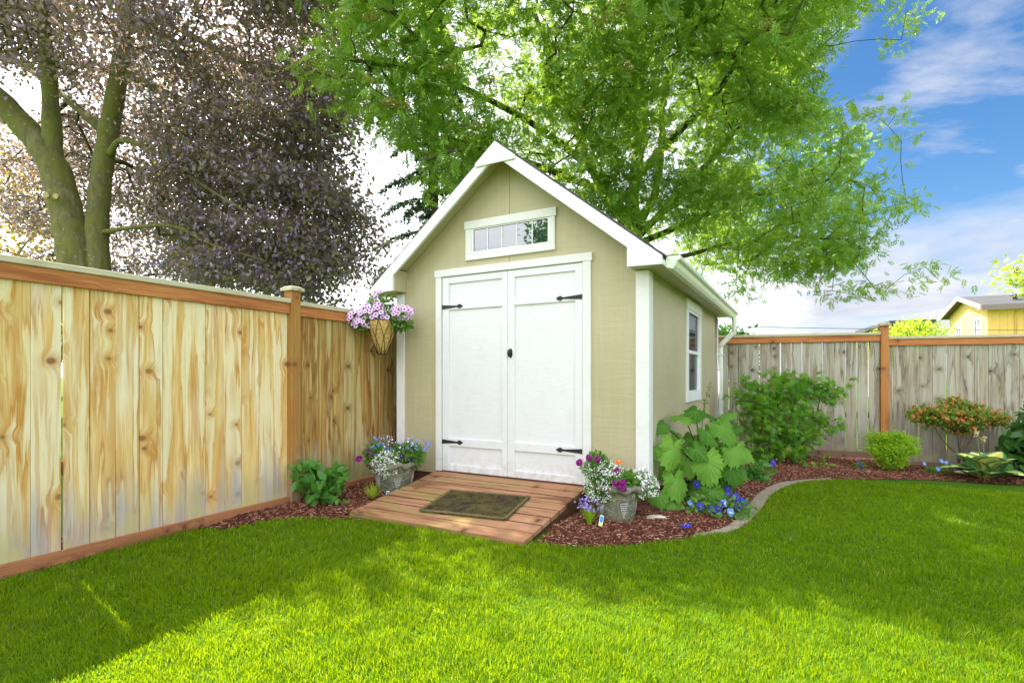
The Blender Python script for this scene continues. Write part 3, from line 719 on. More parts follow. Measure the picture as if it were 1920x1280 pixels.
    # side window
    w = bpy.data.objects.new('window', None); link(w, shed); X = R0; d0, d1, z0, z1 = 1.645, 2.581, .887, 2.056
    mb = MB(); mb.box(X+.0005, X+.022, d0, d0+.085, z0+.09, z1-.115); mb.box(X+.0005, X+.022, d1-.085, d1, z0+.09, z1-.115)
    mb.box(X+.0005, X+.022, d0, d1, z0, z0+.0895); mb.box(X+.0005, X+.027, d0-.015, d1+.015, z1-.1145, z1); mb.build('window_trim', M['white'], w, .002)
    mb = MB(); u0, u1, v0, v1 = d0+.0855, d1-.0855, z0+.0905, z1-.1155; zm = 1.46
    mb.box(X-.03, X+.018, u0, u0+.035, v0, v1); mb.box(X-.03, X+.018, u1-.035, u1, v0, v1)
    mb.box(X-.03, X+.018, u0+.0355, u1-.0355, v0, v0+.035); mb.box(X-.03, X+.018, u0+.0355, u1-.0355, v1-.03, v1); mb.box(X-.03, X+.014, u0+.0355, u1-.0355, zm-.02, zm+.02)
    mb.box(X-.03, X+.004, u0+.0355, u0+.06, v0+.0355, zm-.0205); mb.box(X-.03, X+.004, u1-.06, u1-.0355, v0+.0355, zm-.0205)
    mb.build('window_frame', M['vinyl'], w, .0015)
    mb = MB(); mb.box(X-.012, X-.008, u0+.0355, u1-.0355, zm+.0205, v1-.0305); mb.box(X-.016, X-.012, u0+.0605, u1-.0605, v0+.0355, zm-.0205); mb.build('pane', M['glass'], w)
build_shed()

# ================================================================== RAMP + MAT
ramp = thing('wooden_ramp', 'low reddish cedar plank ramp leading up to the white shed doors', 'ramp', (0, 5.09, 0), -TH)
def rz(v): return .192+v*(.158/1.2)
slope = math.atan(.158/1.2); n = 8; Lr = 1.215; a = -.012; pw = (Lr-.012*0)/n
for i in range(n):
    v1 = -.012-i*pw; v0 = v1-pw+.011; mb = MB(); s0 = -.90+random.uniform(-.004, .004); s1 = .765+random.uniform(-.004, .004)
    th_ = .034; dz = random.uniform(-.0015, .0025)
    vs = []
    for x in (s0, s1):
        vs += [mb.bm.verts.new(p) for p in ((x, v0, rz(v0)+dz), (x, v1, rz(v1)+dz), (x, v1, rz(v1)-th_), (x, v0, max(rz(v0)-th_, -.02)))]
    for fi, q in enumerate(((0, 1, 2, 3), (7, 6, 5, 4), (0, 4, 5, 1), (1, 5, 6, 2), (2, 6, 7, 3), (3, 7, 4, 0))): mb.bm.faces.new([vs[c] for c in q]).material_index = 2 if (fi == 3 or (fi == 5 and i < n-1)) else 0  # gap-side edges coloured dark to paint the shade between planks
    for x in (s0+.06, MID, s1-.06):
        for q in (.25, .75):
            v = v0+(v1-v0)*q; mb.tube([(x, v, rz(v)-.002), (x, v, rz(v)+.0012)], .004, 6, 1)
    mb.build('plank', [M['deck'], M['iron'], M['base']], ramp, .002)
for x in (-.88, -.08, .705):
    mb = MB(); vs = [mb.bm.verts.new(p) for xx in (x, x+.04) for p in ((xx, -.02, rz(0)-.037), (xx, -1.16, rz(-1.16)-.0365), (xx, -1.16, -.04), (xx, -.02, -.04))]
    for q in ((0, 1, 2, 3), (7, 6, 5, 4), (0, 4, 5, 1), (1, 5, 6, 2), (2, 6, 7, 3), (3, 7, 4, 0)): mb.bm.faces.new([vs[c] for c in q])
    mb.build('beam', M['deck_side'], ramp)
def build_mat():
    t = thing('doormat', 'worn olive brown coir doormat lying on the cedar ramp', 'doormat', (0, 5.09, 0), -TH)
    t.location = (*sh(.05, -.72), rz(-.72)+.001); t.rotation_euler = Matrix.Rotation(-TH+math.radians(5), 4, 'Z').to_euler()
    R = (Matrix.Rotation(-TH, 4, 'Z') @ Matrix.Rotation(slope, 4, 'X') @ Matrix.Rotation(math.radians(5.5), 4, 'Z')).to_euler(); t.rotation_euler = R
    w, d = .40, .268
    mb = MB(); mb.box(-w+.025, w-.025, -d+.025, d-.025, .002, .013); mb.build('mat_base', M['mat'], t)
    mb = MB(); loop = [(-w+.02, -d+.02, .011), (w-.02, -d+.02, .011), (w-.02, d-.02, .011), (-w+.02, d-.02, .011)]
    for a_, b_ in zip(loop, loop[1:]+loop[:1]):
        L = [tuple(a_[k]+(b_[k]-a_[k])*u/12+(.002*random.uniform(-1, 1) if k < 2 else 0) for k in range(3)) for u in range(13)]; mb.tube(L, .013, 7)
    mb.build('mat_border', M['mat_edge'], t)
    N = 26000; P = np.stack([rng.uniform(-w, w, N), rng.uniform(-d, d, N), np.full(N, .010)], -1)
    D = unit(np.stack([rng.normal(0, 1, N), rng.normal(0, 1, N), rng.uniform(.3, 1.2, N)], -1))
    V, Fc = scatter([(-.1, 0, 0), (.1, 0, 0), (0, 1, 0)], [(0, 1, 2)], P, frames(D, rsph(N)), rng.uniform(.010, .02, N))
    o = npobj('mat_pile', V, Fc, None, t) if False else npobj('mat_pile', V, Fc, fib(), t)
def fib():
    t = NT('coir_fibre'); o = t.obj(); r = t.isl(); n = t.noise(o, 9, 4, .6)
    c = t.mix(t.ramp(n, [(.42, 0.), (.58, 1.)]), (.055, .045, .045), (.19, .15, .05)); c = t.mix(t.math('MULTIPLY', r, .5), c, (.10, .08, .035))
    return t.done(t.princ(c, .9, None, .1))
build_mat()

# ================================================================== FENCES
def fence(name, label, origin, rz_, segs, posts, postmat, yb=0.0, pc=1.98):
    """segs: list of dict(x0,x1,zt(top of cap),zb(kick bottom),mat,bw,gap)"""
    f = thing(name, label, 'fence', (origin[0], origin[1], 0), rz_)
    for s in segs:
        x0, x1, zt_, zb = s['x0'], s['x1'], s['zt'], s['zb']; mb = MB(); x = x1-.002; rr = random.Random(s.get('seed', 1)); k = 0
        while x > x0+.02:
            w = s['bw']*rr.uniform(.94, 1.06); g = rr.choice(s['gap']); k += 1
            if s.get('wide') and x-w <= s['wide'][0] < x: g = s['wide'][1]; s['wide'] = (x-w+g/2, g)
            a = max(x-w+g, x0+.002); yo = rr.uniform(-.003, .003); tl = rr.uniform(-.003, .003)
            vs = mb.box(a, x, .0+yo, .019+yo, zb+.085, zt_-.06, 0)
            for v in vs:
                if v.co.z > 1: v.co.x += tl
            x -= w
        mb.build('board_panel', s['mat'], f, .002)
        mb = MB(); mb.box(x0, x1, -.032, -.0045, zt_-.135, zt_-.0405); mb.box(x0, x1, .0235, .06, zt_-.135, zt_-.0405); mb.build('top_rail', s.get('rail', M['rail']), f, .003)
        mb = MB(); mb.box(x0-.001, x1+.001, -.05, .085, zt_-.04, zt_); mb.build('cap_rail', M['cap'], f, .004)
        mb = MB(); mb.box(x0, x1, -.034, -.0045, zb, zb+.098); mb.build('kick_board', s.get('kick', M['kick']), f, .003)
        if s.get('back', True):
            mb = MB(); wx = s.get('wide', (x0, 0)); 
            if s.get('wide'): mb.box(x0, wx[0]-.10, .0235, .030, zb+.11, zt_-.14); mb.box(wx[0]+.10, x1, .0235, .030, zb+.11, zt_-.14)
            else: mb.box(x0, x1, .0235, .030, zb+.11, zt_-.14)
            mb.build('dark_gap_backing', M['dark_sheet'], f)  # near-black sheet added behind boards so no light shows through the seams
        mb = MB(); mb.box(x0, x1, .0305, .065, .55, .64); mb.build('back_rail', M['kick_grey'], f, .002)
    for px, zt_, cap in posts:
        mb = MB(); mb.box(px-.05, px+.05, -.055, .05, -.3, zt_); o = mb.build('post', postmat, f, .004)
        if cap:
            mb = MB(); mb.box(px-.075, px+.075, -.08, .075, zt_+.001, zt_+.03)
            vs = mb.box(px-.066, px+.066, -.07, .066, zt_+.0302, zt_+.048)
            for v in vs:
                if v.co.z > zt_+.04: v.co.x = px+(v.co.x-px)*.7; v.co.y = v.co.y*.7
            mb.build('post_cap', M['cap'], o, .003)
    return f
lf = fence('wooden_fence', 'pale honey coloured cedar board fence running along the left of the lawn to the shed', FO, math.radians(62),
    [dict(x0=-2.49, x1=-.05, zt=1.883, zb=-.012, mat=M['fence_new'], bw=.153, gap=[.002, .003, .004], wide=(-1.73, .016), seed=4),
     dict(x0=-5.0, x1=-2.59, zt=1.883, zb=-.012, mat=M['fence_new'], bw=.153, gap=[.003, .004], seed=8),
     dict(x0=.05, x1=2.44, zt=1.872, zb=-.005, mat=M['fence_old'], bw=.15, gap=[.002, .003, .006], seed=5),
     dict(x0=2.54, x1=5.0, zt=1.872, zb=-.005, mat=M['fence_old'], bw=.15, gap=[.002, .006], seed=6)],
    [(0, 1.958, True), (-2.54, 1.958, True), (2.49, 1.9, True)], M['post_old'])
rf = fence('wooden_fence', 'weathered grey board fence with orange rails behind the right flower bed', (5.53, 7.84), -math.radians(17.4),
    [dict(x0=-3.9, x1=-.05, zt=1.835, zb=-.045, mat=M['fence_grey'], bw=.152, gap=[.005, .007, .009, .012], seed=11, back=False, kick=M['kick_grey']),
     dict(x0=.05, x1=2.6, zt=1.765, zb=-.165, mat=M['fence_grey'], bw=.165, gap=[.003, .006, .010, .013], seed=12, back=False, kick=M['kick_grey']),
     dict(x0=2.7, x1=6.0, zt=1.70, zb=-.2, mat=M['fence_grey'], bw=.172, gap=[.003, .009], seed=13, back=False, kick=M['kick_grey'])],
    [(0, 1.925, True), (2.65, 1.85, True)], M['post'])

# ================================================================== TREES
def leaves_at(B, tipn, par, per, spread, size, TV, TF, up=.5, droop=.0, flat=.6, svar=.3, fy=0.):
    tp = B[tipn]; d = unit(tp-B[par[tipn]]); N = len(tp)*per; idx = np.repeat(np.arange(len(tp)), per)
    P = tp[idx]+rng.normal(size=(N, 3))*np.array([spread, spread, spread*flat])
    D = unit(d[idx]*.5+rng.normal(size=(N, 3))*.7+np.array([0, 0, -droop])); n = unit(rng.normal(size=(N, 3))*.55+np.array([0, fy, up]))
    return scatter(TV, TF, P, frames(D, n), size*rng.uniform(1-svar, 1+svar, N))
def pinnate(nl=6, LL=.33, W=.05):
    V = []; Fc = []
    def lf_(x, y, ang, L, W):
        b = len(V); c, s_ = math.cos(ang), math.sin(ang)
        for u, w in ((0, 0), (.45, W), (1, 0), (.45, -W)):
            V.append((x+(u*L*c-w*s_), y+(u*L*s_+w*c), -.10*u*u-.12*y*y+(.02 if w else 0)))
        Fc.append((b, b+1, b+2, b+3))
    for i in range(nl):
        y = .18+.74*i/nl; L = LL*(1-.35*abs(i/nl-.4)); lf_(0, y, math.radians(28), L, W); lf_(0, y, math.radians(152), L, W)
    lf_(0, .9, math.radians(90), LL*.8, W)
    b = len(V); V.extend([(-.008, 0, 0), (.008, 0, 0), (.004, .95, -.11), (-.004, .95, -.11)]); Fc.append((b, b+1, b+2, b+3))
    return V, Fc
def rowan():
    t = thing('rowan_tree', 'large bright green rowan tree with feathery leaves spreading behind and above the shed', 'tree', (2.35, 10.0, 0))
    org = np.array([2.35, 10.0, 0]); tr = MB(); limbs = []
    def A(px, py, Y): return at(px, py, Y)-org
    base = [np.array([0, 0, -.2]), np.array([-.02, 0, 1.2]), A(1190, 470, 10.), A(1185, 400, 10), A(1195, 300, 9.9), A(1205, 200, 9.7), A(1190, 80, 9.4), A(1170, -60, 9.2)]
    limbs.append(limb(tr, base, .17, .06, 16))
    L2 = [
        ([A(1185, 440, 10), A(1225, 370, 9.9), A(1240, 280, 9.8), A(1245, 180, 9.7), A(1290, 60, 9.6), A(1310, -80, 9.5)], .085, .03),
        ([A(1188, 450, 10), A(1250, 390, 9.8), A(1300, 335, 9.5), A(1360, 270, 9.3), A(1440, 170, 9.0), A(1520, 60, 8.8)], .08, .025),
        ([A(1188, 460, 10), A(1260, 430, 9.8), A(1330, 400, 9.5), A(1400, 370, 9.3), A(1480, 355, 9.2), A(1580, 330, 9.1)], .065, .02),
        ([A(1190, 480, 10), A(1280, 480, 9.8), A(1370, 455, 9.6), A(1480, 445, 9.5), A(1600, 450, 9.4)], .05, .015),
        ([A(1186, 440, 10), A(1130, 360, 9.7), A(1090, 270, 9.2), A(1050, 150, 8.6), A(1000, 20, 8.1)], .08, .03),
        ([A(1188, 420, 10), A(1120, 330, 9.0), A(1010, 240, 8.0), A(880, 170, 7.3), A(760, 130, 6.9), A(640, 110, 6.6)], .07, .02),
        ([A(1195, 330, 9.9), A(1270, 250, 9.0), A(1340, 180, 8.0), A(1400, 80, 7.2)], .08, .025),
        ([A(1190, 380, 10), A(1060, 330, 8.6), A(940, 290, 7.6), A(860, 280, 7.2), A(800, 300, 7.0)], .07, .02),
        ([A(1205, 250, 9.8), A(1150, 120, 10.5), A(1080, 10, 11)], .08, .03)]
    for P, a, b in L2: limbs.append(limb(tr, P, a, b, 10))
    tr.build('trunk', M['rowan_bark'], t)
    E = [((2.2, 9.0, 7.4), (3.6, 3.0, 2.7), 430), ((4.9, 9.4, 4.9), (2.35, 2.2, 1.95), 620), ((4.9, 8.8, 7.6), (2.1, 2.0, 1.7), 380), ((-1.0, 7.2, 5.9), (2.0, 1.7, 1.55), 400),
         ((1.0, 7.0, 6.2), (1.7, 1.5, 1.4), 260), ((2.9, 8.6, 5.2), (1.6, 1.6, .9), 130), ((.3, 8.2, 4.6), (1.3, 1.3, .85), 150), ((2.8, 6.8, 6.6), (1.8, 1.3, 1.2), 190), ((-.6, 7.5, 4.1), (.7, .7, .5), 30), ((6.3, 9.2, 3.6), (1.0, 1.0, .6), 50), ((2.9, 11.3, 4.8), (2.6, .9, 1.7), 230), ((2.2, 8.8, 4.1), (1.3, .7, .45), 70)]
    tips = np.concatenate([ell(c, r, n, .85) for c, r, n in E])-org
    # strays at the right edge
    st = np.array([at(px, py, 9.0)-org for px, py in ((1700, 20), (1715, 30), (1690, 75), (1640, 215), (1680, 215), (1690, 265), (1700, 380), (1718, 385), (1735, 500), (1760, 525), (1640, 540), (1660, 545), (1560, 545), (1600, 552), (1380, 535), (1400, 545))])
    tips = np.concatenate([tips, st])
    W = tips+org; PX = CX+W[:, 0]/W[:, 1]*F; PY = HOR-(W[:, 2]-H)/W[:, 1]*F
    rk = np.interp(PY, [-300, 0, 60, 150, 200, 260, 330, 380, 450, 500, 560], [1700, 1680, 1600, 1510, 1550, 1640, 1620, 1670, 1640, 1640, 1600])
    lk = np.interp(PY, [-300, 60, 130, 220, 260, 330, 400], [600, 650, 570, 600, 690, 760, 800])
    bl = np.interp(PX, [550, 620, 700, 800, 900, 1250, 1350, 1400, 1690], [200, 235, 300, 385, 395, 470, 530, 545, 545])
    keep = (PX < rk) & (PX > lk) & (PY < bl); keep[-len(st):] = True; ks = tips[-len(st):]; tips = np.concatenate([clump(tips[keep][:-len(st)], 1.9, -.38, 5), ks])
    skip = 0; Bn, par, tn = grow(limbs, tips, .32)
    nlimb = sum(0 for _ in limbs)
    # nodes of limbs come first; find first grown node
    first = len(Bn)-0
    first = grow_base_len(limbs, .32)
    branch_mesh('branches', Bn, par, tn, M['rowan_bark'], t, first, .0035, .45, .05)
    Wn = Bn[tn]+org; nearm = (CX+Wn[:, 0]/Wn[:, 1]*F) < 1330-200*(Wn[:, 1] > 8.3)
    A1, A2 = pinnate(6, .36, .046), pinnate(4, .42, .085)
    V, Fc = leaves_at(Bn, tn[nearm], par, 18, .21, .19, *A1, 1.1, .05, .5); V2, F2 = leaves_at(Bn, tn[~nearm], par, 28, .17, .13, *A2, .9, .0, .55)
    npobj('crown', np.concatenate([V, V2]), np.concatenate([Fc, F2+len(V)]), M['rowan_leaf'], t)
    print('rowan leaves', len(Fc))
    # berry clusters
    cl = MB()
    for i in range(60):
        v = rsph(1)[0]*np.array([.085, .085, .03]); cl.ball(tuple(v), .009, 0, 1)
    for i in range(6): cl.tube([(0, 0, -.06), tuple(rsph(1)[0]*np.array([.06, .06, .01]))], .002, 4)
    k0 = None
    pxs = [(1060, 90), (1105, 40), (1140, 55), (1108, 68), (1085, 75), (1060, 135), (930, 125), (740, 165), (760, 195), (735, 222), (780, 218), (1185, 100), (1245, 65), (1460, 215), (1440, 105), (1340, 30), (555, 118), (730, 65), (900, 230), (850, 172), (1395, 75), (1620, 30)]
    Wt = Bn[tn]+org; TX = CX+Wt[:, 0]/Wt[:, 1]*F; TY = HOR-(Wt[:, 2]-H)/Wt[:, 1]*F
    for px, py in pxs:
        near = np.where((TX-px)**2+(TY-py)**2 < 45**2)[0]
        if not len(near): continue
        j = near[np.argmin(Wt[near, 1])]; loc = Bn[tn[j]]+np.array([0, -.12, .02])
        if k0 is None: k0 = cl.build('berry_cluster', M['berry'], t); k0.location = loc
        else: copy_child(k0, t, loc, (random.uniform(-.5, .5), random.uniform(-.5, .5), random.uniform(0, 6)), random.uniform(.8, 1.2))
def grow_base_len(limbs, step):
    c = 0
    for L in limbs:
        c += 1
        for a, b in zip(L[:-1], L[1:]): c += max(1, int(np.linalg.norm(b-a)/step))
    return c
rowan()
def beech():
    org = np.array([-8.1, 10.0, 0]); t = thing('copper_beech_tree', 'huge copper beech with two mossy trunks and purple brown leaves behind the left fence', 'tree', tuple(org))
    def A(px, py, Y): return at(px, py, Y)-org
    tr = MB(); limbs = []
    limbs.append(limb(tr, [A(165, 640, 10), A(152, 560, 10), A(140, 470, 10), A(125, 400, 10), A(100, 310, 9.95), A(52, 245, 9.9), A(-15, 175, 9.7), A(-90, 110, 9.5)], .34, .17, 20, 6, .03))
    limbs.append(limb(tr, [A(184, 640, 10.1), A(184, 520, 10.1), A(182, 430, 10.1), A(190, 330, 10.1), A(207, 230, 10.1), A(225, 130, 10.), A(240, 20, 9.8), A(240, -120, 9.6)], .22, .12, 18, 6, .03))
    for P, a, b in [
        ([A(100, 320, 9.95), A(98, 250, 9.9), A(92, 150, 9.8), A(80, 40, 9.6), A(60, -80, 9.4)], .18, .08),
        ([A(205, 290, 10), A(230, 262, 9.9), A(300, 290, 9.6), A(370, 340, 9.3), A(450, 390, 9.0), A(540, 440, 9.6)], .06, .012),
        ([A(195, 435, 10), A(260, 425, 9.8), A(330, 425, 9.5), A(400, 460, 9.3), A(500, 490, 9.1), A(600, 530, 9.8)], .045, .012),
        ([A(235, 60, 9.9), A(300, 40, 9.7), A(400, 90, 9.5), A(520, 150, 9.4), A(620, 220, 9.4)], .08, .015),
        ([A(225, 130, 10), A(300, 170, 10.2), A(420, 220, 10.4), A(560, 300, 10.6), A(650, 360, 10.6)], .09, .02),
        ([A(200, 250, 10.1), A(130, 190, 11.), A(40, 120, 12), A(-60, 60, 12.5)], .10, .03),
        ([A(240, 10, 9.8), A(340, -60, 9.4), A(480, -80, 9), A(600, -40, 8.7)], .10, .03)]:
        limbs.append(limb(tr, P, a, b, 10, 4))
    trunk = tr.build('trunk', M['beech_bark'], t)
    for px, py, r in ((90, 367, .055), (108, 369, .05)):
        mb = MB(); p = A(px, py, 9.62); mb.tube([p, p+np.array([.0, -.05, -.004])], r, 12); mb.build('cut_branch_stub', plain('pale_cut_wood', (.45, .36, .16), .8, .3, 40), trunk)
    E = [((-6.8, 10.4, 7.6), (4.4, 3.4, 2.6), 1200), ((-8.6, 12.3, 5.2), (3.6, 1.3, 2.2), 250), ((-5.6, 11.4, 3.7), (2.2, 1.2, .9), 120), ((-6.6, 12.2, 4.8), (2.4, 1.0, 1.6), 320), ((-4.8, 8.6, 7.6), (2.3, 1.6, 1.6), 260), ((-3.4, 7.6, 7.2), (1.5, .8, .8), 170), ((-10.8, 12.6, 4.8), (2.6, 1.2, 2.2), 260), ((-10.2, 11.0, 8.0), (2.5, 1.8, 2.2), 330), ((-8.6, 9.2, 8.4), (2.5, 1.6, 1.4), 260), ((-5.6, 10.0, 5.0), (1.1, 1.0, 1.2), 90)]  # one crown clump above the view is added to shade the lawn
    tiers = []
    for c, r, n in [((-4.7, 9.4, 7.1), (2.0, 1.6, .55), 190), ((-4.1, 9.6, 6.3), (1.9, 1.6, .45), 190), ((-5.3, 10.0, 5.6), (1.8, 1.5, .45), 170), ((-3.7, 9.3, 5.4), (1.5, 1.3, .38), 130),
                    ((-4.6, 9.9, 4.7), (2.1, 1.4, .42), 190), ((-3.2, 9.2, 4.3), (1.2, 1.2, .32), 90), ((-5.6, 10.4, 3.9), (2.1, 1.3, .36), 150), ((-3.6, 9.4, 3.6), (1.5, 1.2, .34), 130), ((-4.6, 9.7, 3.0), (1.8, 1.2, .30), 130), ((-2.9, 9.2, 2.9), (.9, .9, .28), 60), ((-7.2, 11.2, 3.3), (1.6, 1.0, .4), 90)]:
        q = ell(c, r, n, .6); q[:, 2] -= .28*(q[:, 0]-c[0])+.10*(q[:, 0]-c[0])**2; tiers.append(q)
    tips = np.concatenate([ell(c, r, n, .6) for c, r, n in E]+tiers)-org
    W = tips+org; PX = CX+W[:, 0]/W[:, 1]*F; PY = HOR-(W[:, 2]-H)/W[:, 1]*F
    rk = np.interp(PY, [-300, 0, 200, 300, 400, 450, 560], [640, 690, 670, 640, 700, 715, 700])
    keep = (PX < rk) & ~((PX < 260) & (PX > -40) & (PY > 150) & (W[:, 1] < 10.9)) & (PX > -420)
    tips = clump(tips[keep], 1.9, -.62, 8); Bn, par, tn = grow(limbs, tips, .34)
    branch_mesh('branches', Bn, par, tn, M['rowan_bark'], t, grow_base_len(limbs, .34), .0035, .45, .05)
    V, Fc = leaves_at(Bn, tn, par, 36, .24, .085, *LEAF, .9, .15, .45)
    npobj('crown', V, Fc, M['beech_leaf'], t)
beech()
def conifer():
    org = np.array([-1.75, 11.6, 0]); t = thing('fir_tree', 'slim dark fir with drooping branches in the gap between beech and rowan', 'tree', tuple(org))
    mb = MB(); mb.tube([(0, 0, -.2), (0, 0, 4), (.05, 0, 8), (.1, 0, 11)], [.16, .13, .08, .02], 10); mb.build('trunk', M['rowan_bark'], t)
    Bp = MB(); P = []; D = []
    for i in range(46):
        z = 3.7+6.8*i/46; a = i*2.4+random.random(); L = (1.5*(1-(z-3.7)/8.5))*random.uniform(.75, 1.15); pts = []
        for k in range(7):
            u = k/6; pts.append(np.array([math.cos(a)*L*u, math.sin(a)*L*u, z+.12*L*math.sin(u*2)-.5*L*u*u]))
        Bp.tube(pts, [.022*(1-.8*k/6) for k in range(7)], 5, cap=False)
        for k in range(1, 7):
            for q in range(10):
                p = pts[k-1]+(pts[k]-pts[k-1])*random.random(); s_ = random.choice((-1, 1)); side = np.array([-math.sin(a), math.cos(a), 0])*s_
                dd = unit(side*.7+np.array([math.cos(a), math.sin(a), 0])*.5+np.array([0, 0, -.55])+rng.normal(size=3)*.15); l = .22*(1-.4*k/6)
                for w in range(9): P.append(p+dd*l*w/9); D.append(unit(dd*.6+rng.normal(size=3)*.55+np.array([0, 0, -.15])))
    Bp.build('branches', M['rowan_bark'], t); P = np.array(P); D = np.array(D); N = len(P)
    V, Fc = scatter(*NARROW, P, frames(D, rsph(N)), rng.uniform(.06, .11, N)); npobj('crown', V, Fc, M['conifer_leaf'], t)
conifer()
def simple_tree(name, label, org, E, leafmat, size, per, limbs=None, trunk_r=.1, barkm='rowan_bark', spread=.18, tmpl=LEAF, hide=None, group=None, droop=.2):
    t = thing(name, label, 'tree', tuple(org), group=group); org = np.array(org, float)
    tips = np.concatenate([ell(c, r, n, .8) for c, r, n in E])-org; ctr = np.mean(tips, axis=0)
    mb = MB(); P = [np.array([0, 0, -.2]), np.array([0.03, 0, ctr[2]*.4]), ctr*np.array([.5, .5, .75]), ctr]
    if limbs is None: limbs = []
    LL = [limb(mb, P, trunk_r, trunk_r*.35, 10)]
    for Q, a, b in limbs: LL.append(limb(mb, [np.array(q)-org for q in Q], a, b, 8))
    mb.build('trunk', M[barkm], t); Bn, par, tn = grow(LL, tips, .3)
    branch_mesh('branches', Bn, par, tn, M[barkm], t, grow_base_len(LL, .3), .004, .45, trunk_r*.6)
    V, Fc = leaves_at(Bn, tn, par, per, spread, size, *tmpl, .5, droop, .6); npobj('crown', V, Fc, leafmat, t); return t
simple_tree('deciduous_tree', 'yellow and orange leaved tree glimpsed behind the beech trunks at far left', (-15.2, 15.5, 0), [((-14.6, 15.5, 4.0), (2.4, 1.6, 2.0), 170), ((-14.8, 15.5, 7.0), (1.6, 1.5, 1.5), 60)], M['autumn_leaf'], .14, 26, trunk_r=.16, spread=.32)
simple_tree('garden_tree', 'small sunlit yellow green tree just above the grey fence beside the orange post', (10.9, 14.5, 0), [((10.2, 14.5, 1.9), (.45, .6, .5), 35), ((11.1, 14.5, 2.15), (.75, .7, .55), 80)], M['bright_leaf'], .10, 22, trunk_r=.06, spread=.14)
simple_tree('maple_tree', 'maple with yellow green leaves reaching into view at the right edge above the yellow house', (12.9, 9.6, -.1), [((9.05, 9.3, 2.95), (.42, .35, .26), 34), ((11.8, 9.6, 4.0), (1.4, 1.3, 1.5), 120)], M['bright_leaf'], .15, 7, limbs=[([(12.6, 9.6, 2.2), (11.2, 9.5, 2.9), (10.0, 9.4, 3.1), (9.0, 9.3, 3.0)], .05, .01)], trunk_r=.12, spread=.13, tmpl=MAPLE)
simple_tree('broadleaf_tree', 'round green tree standing behind the viewer and mirrored in the gable window', (-10.4, -4.3, 0), [((-9.9, -4.35, 5.2), (2.2, 2.1, 2.8), 400), ((-10.1, -4.4, 7.5), (1.3, 1.3, 1.2), 90)], M['dark_leaf'], .17, 26, trunk_r=.2, spread=.3)
def hedge_tree(i, x, y, h, r):
    simple_tree('distant_tree', ['round dark green tree standing far off behind the beech trunks', 'low green tree far off between the beech and the shed', 'small dark tree far off behind the roof of the shed'][i], (x, y, 0), [((x, y, h*.6), (r, r*.7, h*.38), 200)], M['dark_leaf'], .3, 22, trunk_r=.2, spread=.45)
hedge_tree(0, -27, 30, 7.5, 4.0); hedge_tree(1, -8.5, 36, 5.2, 3.4); hedge_tree(2, 13.6, 34, 4.2, 1.7)

